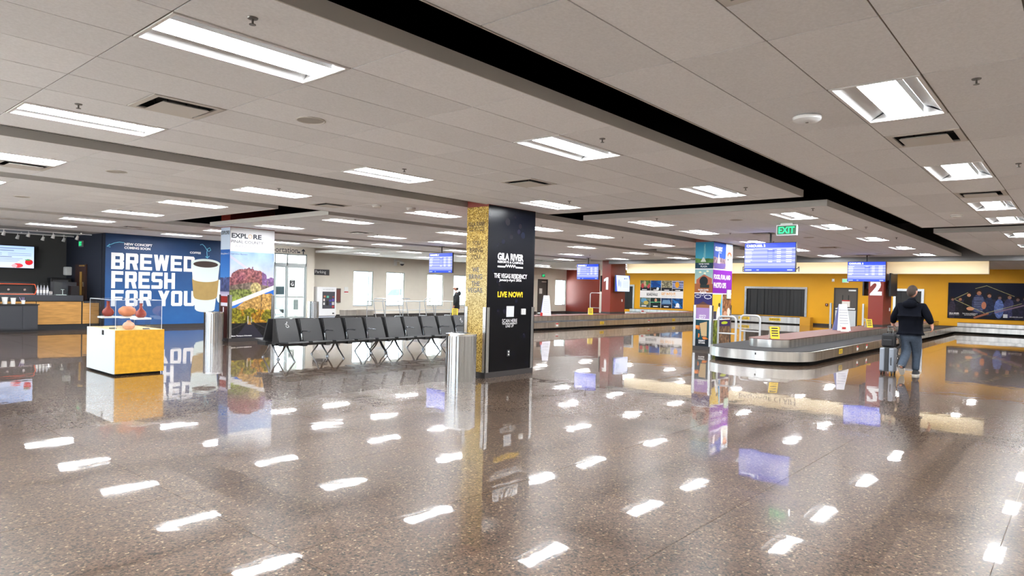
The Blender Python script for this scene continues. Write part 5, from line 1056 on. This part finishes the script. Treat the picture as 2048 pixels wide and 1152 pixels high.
# ------------------------------------------------------------------ luggage carts, rails
def tube_obj(name, pts, r_, m, t): return MB().tube(pts, r_, 8).build(name, m, t, smooth=True)
RAILM = mat('satin_rail', (.5, .53, .56), .35, .9)
t = thing('cart_rail', 'long low steel rail below the windows behind the seats', 'rail', (18.2, 24.6, 0))
tube_obj('top_rail', [(0, 0, .92), (6.2, 0, .92)], .022, RAILM, t)
for k in range(7): tube_obj('post', [(k * 1.03, 0, 0), (k * 1.03, 0, .92)], .018, RAILM, t)
tube_obj('lower_rail', [(0, 0, .5), (6.2, 0, .5)], .014, RAILM, t)
def cart(x, y, rz, label):
    t = thing('luggage_cart', label, 'luggage cart', (x, y, 0), rz, group='luggage carts behind the seats')
    for s in (-.28, .28): tube_obj('side_frame', [(-.5, s, .12), (.35, s, .12), (.45, s, .2), (.62, s, .95), (.58, s, 1.05), (.42, s, 1.07)], .018, RAILM, t)
    tube_obj('handle', [(.42, -.28, 1.07), (.42, .28, 1.07)], .022, RAILM, t); tube_obj('cross_bar', [(.5, -.28, .45), (.5, .28, .45)], .014, RAILM, t); tube_obj('front_hoop', [(-.5, -.28, .12), (-.62, -.2, .3), (-.62, .2, .3), (-.5, .28, .12)], .016, RAILM, t)
    for k in range(4): tube_obj('deck_bar', [(-.5, -.2 + k * .13, .13), (.4, -.2 + k * .13, .13)], .01, RAILM, t)
    for px, py in ((-.4, -.27), (-.4, .27), (.3, -.27), (.3, .27)): MB().cyl((px, py - .02, .06), (px, py + .02, .06), .06, 12).build('wheel', RUBBER, t)
    return t
cart(18.3, 23.2, math.pi + .1, 'luggage cart nearest the first window'); cart(19.75, 23.3, math.pi, 'luggage cart in the middle, before the second window'); cart(21.3, 23.3, math.pi, 'luggage cart at the right, before the third window')
WR = mat('white_rail_paint', (.62, .64, .66), .35, .3)
def u_rail(p, q, label, h_=.98):
    t = thing('guard_rail', label, 'guard rail', (p[0], p[1], 0)); d = Vector((q[0] - p[0], q[1] - p[1], 0)); L_ = d.length; u = d / L_; r_ = .12; pts = [Vector((0, 0, 0)), Vector((0, 0, h_ - r_))]
    for k in range(1, 5): a_ = math.radians(90 * k / 4); pts.append(u * (r_ - r_ * math.cos(a_)) + Vector((0, 0, h_ - r_ + r_ * math.sin(a_))))
    for k in range(0, 5): a_ = math.radians(90 * k / 4); pts.append(u * (L_ - r_ + r_ * math.sin(a_)) + Vector((0, 0, h_ - r_ + r_ * math.cos(a_))))
    pts.append(u * L_); tube_obj('hoop', pts, .03, WR, t); tube_obj('mid_bar', [Vector((0, 0, .5)), u * L_ + Vector((0, 0, .5))], .022, WR, t)
    for e in (Vector((0, 0, 0)), u * L_): MB().cyl(e, e + Vector((0, 0, .012)), .06, 14).build('foot_plate', WR, t)
    return t
u_rail((18.1, 8.02), (18.1, 7.5), 'white tubular guard rail in front of the collage column'); u_rail((19.9, 8.1), (19.9, 7.5), 'white tubular guard rail behind the first, by the carousel end')
u_rail((37.2, 25.6), (37.2, 24.7), 'white guard rail left of the column numbered 1', 1.5)

# ------------------------------------------------------------------ small ceiling fittings
SPR = mat('sprinkler_metal', (.16, .155, .15), .35, .8)
sp = thing('sprinkler', '', 'sprinkler'); MB().lathe([(.038, 0), (.034, -.008), (.012, -.012)], 16).build('escutcheon', SPR, sp, smooth=True); MB().cyl((0, 0, -.01), (0, 0, -.045), .008, 8).build('stem', SPR, sp); MB().lathe([(.024, -.046), (.024, -.05), (.004, -.051)], 12).build('deflector', SPR, sp)
SPL = [(1.88, 3.66), (1.88, 6.67), (5.5, 6.71), (5.5, 3.69), (9.13, 3.7), (5.44, .62), (9.04, .62), (5.51, 9.79), (9.02, 6.68), (9.04, 9.69), (12.01, 9.68), (12.03, 6.7), (15.68, 6.71), (11.89, 3.63), (15.51, 3.64), (18.47, 3.64), (15.65, 9.75), (22.9, 12.87), (22.87, 15.81), (9.07, 12.77), (9.09, 15.82), (5.4, 12.7), (12.04, 15.84), (5.49, 15.9), (18.6, 6.7), (18.6, 9.75)]
for i, (x, y) in enumerate(SPL):
    o = sp if i == 0 else copy_tree(sp); o.location = (x, y, H); o.scale = (.8, .8, .8); row = min(range(6), key=lambda k: abs(y - (.62 + 3.04 * k)))
    o['label'] = f'metal ceiling sprinkler, {ORD[sorted(a_ for a_, b_ in SPL if abs(b_ - y) < .3).index(x)]} from the left in sprinkler row {ORD[row]} from the camera'; o['group'] = 'pendant sprinklers'
SPK = mat('speaker_grille', (.42, .40, .37), .7)
for i, (x, y, l) in enumerate(((3.38, 5.47, 'round ceiling speaker right of the large vent at upper left'), (3.38, 10.34, 'round ceiling speaker behind the first grey fascia at left'), (3.38, 15.15, 'round ceiling speaker far left above the cafe'), (12.96, 5.43, 'round ceiling speaker near the front of the carousel ceiling'), (17.68, 5.48, 'round ceiling speaker behind the green exit sign'), (24.88, 5.41, 'round ceiling speaker by the farther carousel screen'))):
    t = thing('ceiling_speaker', l, 'speaker', (x, y, H), group='round ceiling speakers'); MB().lathe([(.13, 0), (.135, -.006), (.12, -.01), (.115, -.004)], 28).build('ring', VENTM, t, smooth=True); MB().lathe([(.116, -.001), (.116, -.005), (.05, -.007)], 28).build('grille', SPK, t, smooth=True)
t = thing('smoke_detector', 'white wide smoke detector bulging from the ceiling at upper right', 'smoke detector', (5.77, 1.83, H)); MB().lathe([(.09, 0), (.115, -.012), (.11, -.035), (.085, -.05), (.03, -.054)], 32).build('cover', mat('detector_white', (.82, .84, .86), .4), t, smooth=True); MB().lathe([(.012, -.054), (.012, -.058)], 10).build('indicator', SPR, t)
for x, y, l in ((7.65, 10.11, 'round dark detector beside the vent above the seats'), (8.24, 9.83, 'small round detector right of the dark one, above the seats'), (13.88, 1.81, 'yellowish round detector near the end of the right ceiling')):
    t = thing('smoke_detector', l, 'smoke detector', (x, y, H)); MB().lathe([(.08, 0), (.09, -.02), (.07, -.05), (.03, -.055)], 20).build('cover', VENTM, t, smooth=True); MB().lathe([(.075, -.02), (.092, -.025), (.075, -.03)], 20).build('vent_band', VENTD, t)

# ------------------------------------------------------------------ cars outside
def car(x, y, rz, col, label):
    t = thing('parked_car', label, 'car', (x, y, -.05), rz); CP = mat('car_paint_' + label.split()[0], col, .25, .3, coat=1.0)
    side = [(-2.3, .35), (-2.35, .75), (-2.2, .95), (-1.2, 1.05), (-.6, 1.55), (1.3, 1.6), (2.1, 1.1), (2.25, .95), (2.3, .4), (1.8, .3), (-1.9, .3)]
    MB().wallprism(side, -.88, .88).build('body', CP, t, bevel=.06); gl = [(-1.05, 1.08), (-.55, 1.5), (1.2, 1.53), (1.75, 1.12)]
    MB().wallprism(gl, -.89, .89).build('side_glass', mat('car_glass', (.02, .03, .035), .08), t)
    for px in (-1.45, 1.4):
        for s in (-1, 1):
            w_ = MB().cyl((px, s * .72, .36), (px, s * .91, .36), .36, 28).build('wheel', RUBBER, t, smooth=True); MB().cyl((px, s * .90, .36), (px, s * .925, .36), .25, 20).build('rim', mat('rim_dark', (.08, .085, .09), .3, .8), w_)
            b = MB()
            for k in range(10): a_ = k * math.pi / 5; b.tube([(px, s * .93, .36), (px + .24 * math.cos(a_), s * .93, .36 + .24 * math.sin(a_))], .018, 6)
            b.build('spokes', CHROME, w_)
    return t
car(18.3, 33.3, .0, (.62, .65, .66), 'white car parked outside the glass entrance doors'); car(27.6, 35.0, .1, (.55, .62, .68), 'silver car parked outside the first window')
t = thing('desert_tree', 'small palo verde tree outside the third window', 'tree', (36.5, 41.0, -.05)); tube_obj('trunk', [(0, 0, 0), (.1, 0, 1.0), (.0, .1, 1.8)], [.09, .07, .05], mat('bark', rgb(110, 120, 80), .8), t); b = MB()
for k in range(26): b.ball((rnd.gauss(0, .7), rnd.gauss(0, .7), 1.9 + rnd.gauss(0, .35)), .4, .4, .25, 8, 5)
b.build('crown', mat('leaf_green', rgb(165, 185, 150), .8), t)

# ------------------------------------------------------------------ people
def skinned(name, nodes, edges, m, parent, root=0, sub=2, extra=None):
    """surface grown around a skeleton: nodes = [(x, y, z, rx[, ry])]"""
    me = bpy.data.meshes.new(name); me.from_pydata([n[:3] for n in nodes], edges, []); me.update()
    o = bpy.data.objects.new(name, me); COL.objects.link(o)
    o.modifiers.new('skin', 'SKIN'); o.modifiers['skin'].use_smooth_shade = True
    for i, n in enumerate(nodes):
        d = me.skin_vertices[0].data[i]; d.radius = (n[3], n[4] if len(n) > 4 else n[3]); d.use_root = (i == root)
    sb = o.modifiers.new('sub', 'SUBSURF'); sb.levels = sub; sb.render_levels = sub
    bpy.context.view_layer.update()
    ev = bpy.data.meshes.new_from_object(o.evaluated_get(bpy.context.evaluated_depsgraph_get()))
    bpy.data.objects.remove(o); bpy.data.meshes.remove(me)
    if extra:
        bm = bmesh.new(); bm.from_mesh(ev); tmp = extra.mesh('tmp'); bm.from_mesh(tmp); bm.to_mesh(ev); bm.free(); bpy.data.meshes.remove(tmp)
    ev.polygons.foreach_set('use_smooth', [True] * len(ev.polygons)); ev.materials.clear(); ev.materials.append(m); ev.name = name
    r = bpy.data.objects.new(name, ev); COL.objects.link(r); r.parent = parent
    return r
def hand_nodes(nodes, edges, wrist, base, d, side, curl, s=1.0):
    """palm and five fingers: base = index of the wrist node, d = direction, side = towards the thumb, curl = towards the palm"""
    d, side, curl = Vector(d).normalized(), Vector(side).normalized(), Vector(curl).normalized(); w_ = Vector(wrist)
    def add(p, r, prev): nodes.append((*p, r)); edges.append((prev, len(nodes) - 1)); return len(nodes) - 1
    palm = add(w_ + d * .055 * s, .030 * s, base); 
    for k, L_ in ((.8, .075), (.28, .085), (-.28, .08), (-.8, .062)):
        k1 = add(w_ + d * .095 * s + side * .033 * k * s, .0105 * s, palm); k2 = add(w_ + d * (.095 + L_ * .5) * s + side * .035 * k * s + curl * .018 * s, .0095 * s, k1); add(w_ + d * (.095 + L_ * .8) * s + side * .034 * k * s + curl * .05 * s, .008 * s, k2)
    th = add(w_ + d * .05 * s + side * .045 * s + curl * .01 * s, .012 * s, palm); add(w_ + d * .085 * s + side * .06 * s + curl * .03 * s, .009 * s, th)
def head(mb, c, r_, yaw=0.0):
    """skull, jaw, nose, ears, brow; faces +y before yaw"""
    b = MB(); b.ball((0, 0, 0), r_ * .78, r_ * .98, r_ * 1.12, 20, 14)
    v = []
    for x, y, z in b.v:
        if z < 0: k = 1 + .28 * z / r_; x *= k; y = y * (1 + .12 * z / r_) + .05 * r_
        v.append((x, y, z))
    b.v = v
    b.ball((0, r_ * 1.0, -r_ * .12), r_ * .12, r_ * .2, r_ * .24, 8, 6); b.ball((0, r_ * .88, -r_ * .52), r_ * .28, r_ * .12, r_ * .07, 8, 5)
    for s in (-1, 1): b.ball((s * r_ * .8, 0, -r_ * .05), r_ * .08, r_ * .2, r_ * .3, 8, 6); b.ball((s * r_ * .3, r_ * .86, r_ * .08), r_ * .14, r_ * .08, r_ * .08, 8, 5)
    R = Matrix.Rotation(yaw, 3, 'Z'); mb.add([tuple(R @ Vector(p) + Vector(c)) for p in b.v], b.f)
def hair(c, r_, yaw, m, parent, z0=-.35, back=-.75, grow=1.07):
    b = MB(); nu, nv = 24, 14; v = []
    for j in range(nv + 1):
        for i in range(nu):
            a_ = 2 * math.pi * i / nu; y = math.sin(a_); lim = math.pi * (.48 + .30 * max(0, -y) ** .5 - .14 * max(0, y)); ph = lim * j / nv
            v.append((r_ * .80 * grow * math.sin(ph) * math.cos(a_), r_ * 1.0 * grow * math.sin(ph) * y, r_ * 1.14 * grow * math.cos(ph)))
    f = [(j * nu + i, (j + 1) * nu + i, (j + 1) * nu + (i + 1) % nu, j * nu + (i + 1) % nu) for j in range(nv) for i in range(nu)]
    R = Matrix.Rotation(yaw, 3, 'Z'); b.add([tuple(R @ Vector(p) + Vector(c)) for p in v], f); return b.build('hair', m, parent, smooth=True)
def shoe(parent, pos, pitch, yaw, up, sole, L_=.30):
    o = []
    def prof(z0, z1, w0, w1, nose):
        out = []
        for z, w_ in ((z0, w0), (z1, w1)):
            out.append([(w_ * .42, -L_ * .36, z), (w_ * .5, -L_ * .1, z), (w_ * .52, L_ * .25, z), (w_ * .3, L_ * .56 * nose, z), (0, L_ * .62 * nose, z), (-w_ * .3, L_ * .56 * nose, z), (-w_ * .52, L_ * .25, z), (-w_ * .5, -L_ * .1, z), (-w_ * .42, -L_ * .36, z), (0, -L_ * .40, z)])
        return out
    def loft(rings, name, m):
        b = MB(); n = len(rings[0]); v = [p for r_ in rings for p in r_]
        f = [(i * n + k, i * n + (k + 1) % n, (i + 1) * n + (k + 1) % n, (i + 1) * n + k) for i in range(len(rings) - 1) for k in range(n)] + [tuple(range(n - 1, -1, -1)), tuple(range((len(rings) - 1) * n, len(rings) * n))]
        b.add(v, f); q = b.build(name, m, parent, smooth=True); q.location = pos; q.rotation_euler = (pitch, 0, yaw); return q
    loft(prof(0, .032, .105, .112, 1), 'shoe_sole', sole)
    a_ = prof(.032, .075, .108, .095, .97); top = [(x * .62, -L_ * .36 + (y + L_ * .4) * .42, .115) for x, y, z in a_[1]]; loft(a_ + [top], 'shoe_upper', up)
SKIN = mat('skin', rgb(196, 140, 118), .5); HAIRM = mat('brown_hair', rgb(58, 46, 40), .8); JACK = mat('navy_jacket', rgb(14, 16, 24), .9, spec=.08, noise=.15, nscale=12); JEAN = mat('grey_denim', rgb(58, 70, 86), .85, noise=.15, nscale=25)

# --- man walking away with a suitcase
man = thing('person', 'man in dark jacket and grey-blue jeans walking away with a suitcase', 'person', (15.88, 2.81, 0), math.radians(-4 - 90))
nd = [(0, 0, .98, .13), (0, 0, 1.18, .14), (0, 0, 1.38, .15), (0, 0, 1.53, .075), (0, .015, 1.62, .06), (-.2, 0, 1.46, .07), (-.31, -.02, 1.2, .045), (-.355, .08, 1.07, .032), (.2, 0, 1.46, .07), (.33, -.04, 1.22, .045), (.385, .0, 1.08, .032), (-.1, 0, .9, .09), (-.05, -.03, .5, .06), (-.075, -.33, .17, .045), (.1, 0, .9, .09), (.1, .1, .5, .06), (.1, .05, .1, .045)]
ed_ = [(0, 1), (1, 2), (2, 3), (3, 4), (2, 5), (5, 6), (6, 7), (2, 8), (8, 9), (9, 10), (0, 11), (11, 12), (12, 13), (0, 14), (14, 15), (15, 16)]
hand_nodes(nd, ed_, nd[7][:3], 7, (-.1, .25, -1), (.2, .95, .2), (1, 0, -.1)); hand_nodes(nd, ed_, nd[10][:3], 10, (.15, .15, -1), (-.1, 1, .1), (-1, .1, 0))
hb = MB(); HC_ = (0.0, .035, 1.755); head(hb, HC_, .112, math.radians(-22))
skinned('body', nd, ed_, SKIN, man, extra=hb)
hair(HC_, .112, math.radians(-22), HAIRM, man)
jn = [(0, 0, .88, .24, .175), (0, 0, 1.05, .235, .17), (0, -.01, 1.24, .225, .165), (0, -.01, 1.41, .205, .155), (0, -.005, 1.52, .11, .1), (0, .0, 1.63, .085, .085), (-.215, -.005, 1.43, .105), (-.315, -.03, 1.2, .082), (-.355, .06, 1.085, .056), (.215, -.005, 1.43, .105), (.335, -.05, 1.22, .082), (.385, -.01, 1.09, .056)]
skinned('jacket', jn, [(0, 1), (1, 2), (2, 3), (3, 4), (4, 5), (3, 6), (6, 7), (7, 8), (3, 9), (9, 10), (10, 11)], JACK, man, root=1)
MB().ball((0, -.12, 1.49), .15, .08, .09, 18, 10).build('hood', JACK, man, smooth=True)
tn = [(0, 0, .95, .2, .16), (0, 0, .86, .195, .15), (-.1, 0, .76, .13), (-.055, -.03, .5, .1), (-.07, -.2, .30, .088), (-.078, -.32, .17, .078), (.1, .01, .76, .13), (.1, .1, .5, .1), (.1, .085, .3, .08), (.1, .05, .085, .078)]
skinned('trousers', tn, [(0, 1), (1, 2), (2, 3), (3, 4), (4, 5), (1, 6), (6, 7), (7, 8), (8, 9)], JEAN, man, root=1)
SOLE = mat('white_sole', rgb(205, 202, 192), .6); UPPER = mat('dark_shoe', rgb(40, 42, 48), .7)
shoe(man, (.1, .08, 0), 0, 0, UPPER, SOLE); shoe(man, (-.08, -.27, .14), math.radians(-48), math.radians(6), UPPER, SOLE)

t = thing('suitcase', 'silver-grey hard shell cabin suitcase with dark centre band, pulled by the man', 'suitcase', (15.78, 3.19, 0), math.radians(-4 - 90)); SHELL = mat('suitcase_grey', rgb(140, 148, 160), .35)
MB().box(-.14, -.035, -.13, .13, .06, .56).build('shell', SHELL, t, bevel=.03); MB().box(.035, .14, -.13, .13, .06, .56).build('shell', SHELL, t, bevel=.03); MB().box(-.036, .036, -.128, .128, .062, .555).build('centre_band', BLACK, t)
MB().tube([(.09, -.13, .2), (.09, -.15, .22), (.09, -.15, .34), (.09, -.13, .36)], .008, 6).build('side_handle', BLACK, t)
for sx in (-.1, .1):
    for sy in (-.1, .1): MB().cyl((sx - .012, sy, .03), (sx + .012, sy, .03), .03, 14).build('wheel', RUBBER, t); shape('wheel_fork', BLACK, t, (sx - .02, sx + .02, sy - .02, sy + .02, .04, .065))
for sx in (-.05, .05): MB().cyl((sx, .1, .55), (sx, .1, 1.0), .009, 8).build('telescopic_tube', CHROME, t)
MB().tube([(-.055, .1, 1.0), (.055, .1, 1.0)], .016, 8).build('grip', BLACK, t)
t = thing('backpack', 'black backpack riding on top of the grey suitcase', 'backpack', (15.75, 3.17, .565), math.radians(-4 - 90)); BPK = mat('black_nylon', rgb(26, 27, 31), .7, noise=.2, nscale=20)
MB().box(-.14, .13, -.1, .06, 0, .30).build('bag', BPK, t, bevel=.05); MB().box(-.10, .09, -.14, -.09, .03, .18).build('front_pocket', BPK, t, bevel=.025)
MB().tube([(.12, -.02, .26), (.21, -.06, .2), (.23, -.07, .05), (.16, -.05, .0)], .022, 8).build('shoulder_strap', BPK, t, smooth=True); MB().tube([(.2, -.08, .05), (.18, -.09, -.12), (.21, -.09, -.22), (.17, -.09, -.33)], .010, 6).build('strap_tail', BPK, t, smooth=True); MB().tube([(-.04, .0, .3), (-.04, -.02, .34), (.04, -.02, .34), (.04, 0, .3)], .009, 6).build('top_loop', BPK, t)

# --- person in a white cap behind the seats
p2 = thing('person', 'person in white cap and black hooded jacket standing behind the seats', 'person', (19.35, 20.05, 0), math.radians(130 - 90))
nd = [(0, 0, .88, .11), (0, 0, 1.05, .12), (0, 0, 1.22, .13), (0, 0, 1.38, .06), (0, .015, 1.46, .052), (-.17, 0, 1.3, .06), (-.2, -.02, 1.05, .04), (-.19, .08, .85, .03), (.17, 0, 1.3, .06), (.2, -.02, 1.05, .04), (.19, .08, .85, .03), (-.09, 0, .8, .08), (-.1, .02, .46, .055), (-.1, -.02, .1, .04), (.09, 0, .8, .08), (.1, .02, .46, .055), (.1, -.02, .1, .04)]
e2 = list(ed_[:16]); hand_nodes(nd, e2, nd[7][:3], 7, (0, .2, -1), (0, 1, .2), (1, 0, 0), .9); hand_nodes(nd, e2, nd[10][:3], 10, (0, .2, -1), (0, 1, .2), (-1, 0, 0), .9)
hb = MB(); HC2 = (0, .03, 1.59); head(hb, HC2, .102, 0)
skinned('body', nd, e2, SKIN, p2, extra=hb)
hair(HC2, .102, 0, HAIRM, p2)
skinned('jacket', [(0, 0, .72, .19, .15), (0, 0, .9, .19, .15), (0, 0, 1.1, .19, .15), (0, 0, 1.26, .165, .13), (0, 0, 1.37, .10, .09), (0, 0, 1.43, .08, .08), (-.18, 0, 1.28, .09), (-.215, -.02, 1.05, .07), (-.2, .07, .87, .05), (.18, 0, 1.28, .09), (.215, -.02, 1.05, .07), (.2, .07, .87, .05)], [(0, 1), (1, 2), (2, 3), (3, 4), (4, 5), (3, 6), (6, 7), (7, 8), (3, 9), (9, 10), (10, 11)], mat('black_hoodie', rgb(22, 25, 30), .8), p2, root=1)
MB().ball((0, -.11, 1.38), .12, .08, .1, 16, 8).build('hood', MATS['black_hoodie'], p2, smooth=True)
skinned('trousers', [(0, 0, .84, .16, .13), (0, 0, .76, .15, .12), (-.09, 0, .68, .10), (-.1, .02, .46, .08), (-.1, -.02, .09, .065), (.09, 0, .68, .10), (.1, .02, .46, .08), (.1, -.02, .09, .065)], [(0, 1), (1, 2), (2, 3), (3, 4), (1, 5), (5, 6), (6, 7)], mat('salmon_trousers', rgb(205, 130, 110), .85), p2, root=1)
shoe(p2, (-.1, .03, 0), 0, 0, UPPER, SOLE, .27); shoe(p2, (.1, .03, 0), 0, 0, UPPER, SOLE, .27)
CAPM = mat('white_cap', rgb(225, 222, 212), .8); b = MB(); nu, nv = 22, 7
b.add([(HC2[0] + .102 * .86 * math.sin(math.pi * .5 * j / nv) * math.cos(2 * math.pi * i / nu), HC2[1] + .102 * 1.07 * math.sin(math.pi * .5 * j / nv) * math.sin(2 * math.pi * i / nu), HC2[2] + .025 + .102 * 1.1 * math.cos(math.pi * .5 * j / nv)) for j in range(nv + 1) for i in range(nu)], [(j * nu + i, (j + 1) * nu + i, (j + 1) * nu + (i + 1) % nu, j * nu + (i + 1) % nu) for j in range(nv) for i in range(nu)])
cp = b.build('cap', CAPM, p2, smooth=True); MB().prism([(-.07, .11), (.07, .11), (.06, .19), (0, .21), (-.06, .19)], HC2[2] + .02, HC2[2] + .032).build('cap_brim', CAPM, cp)
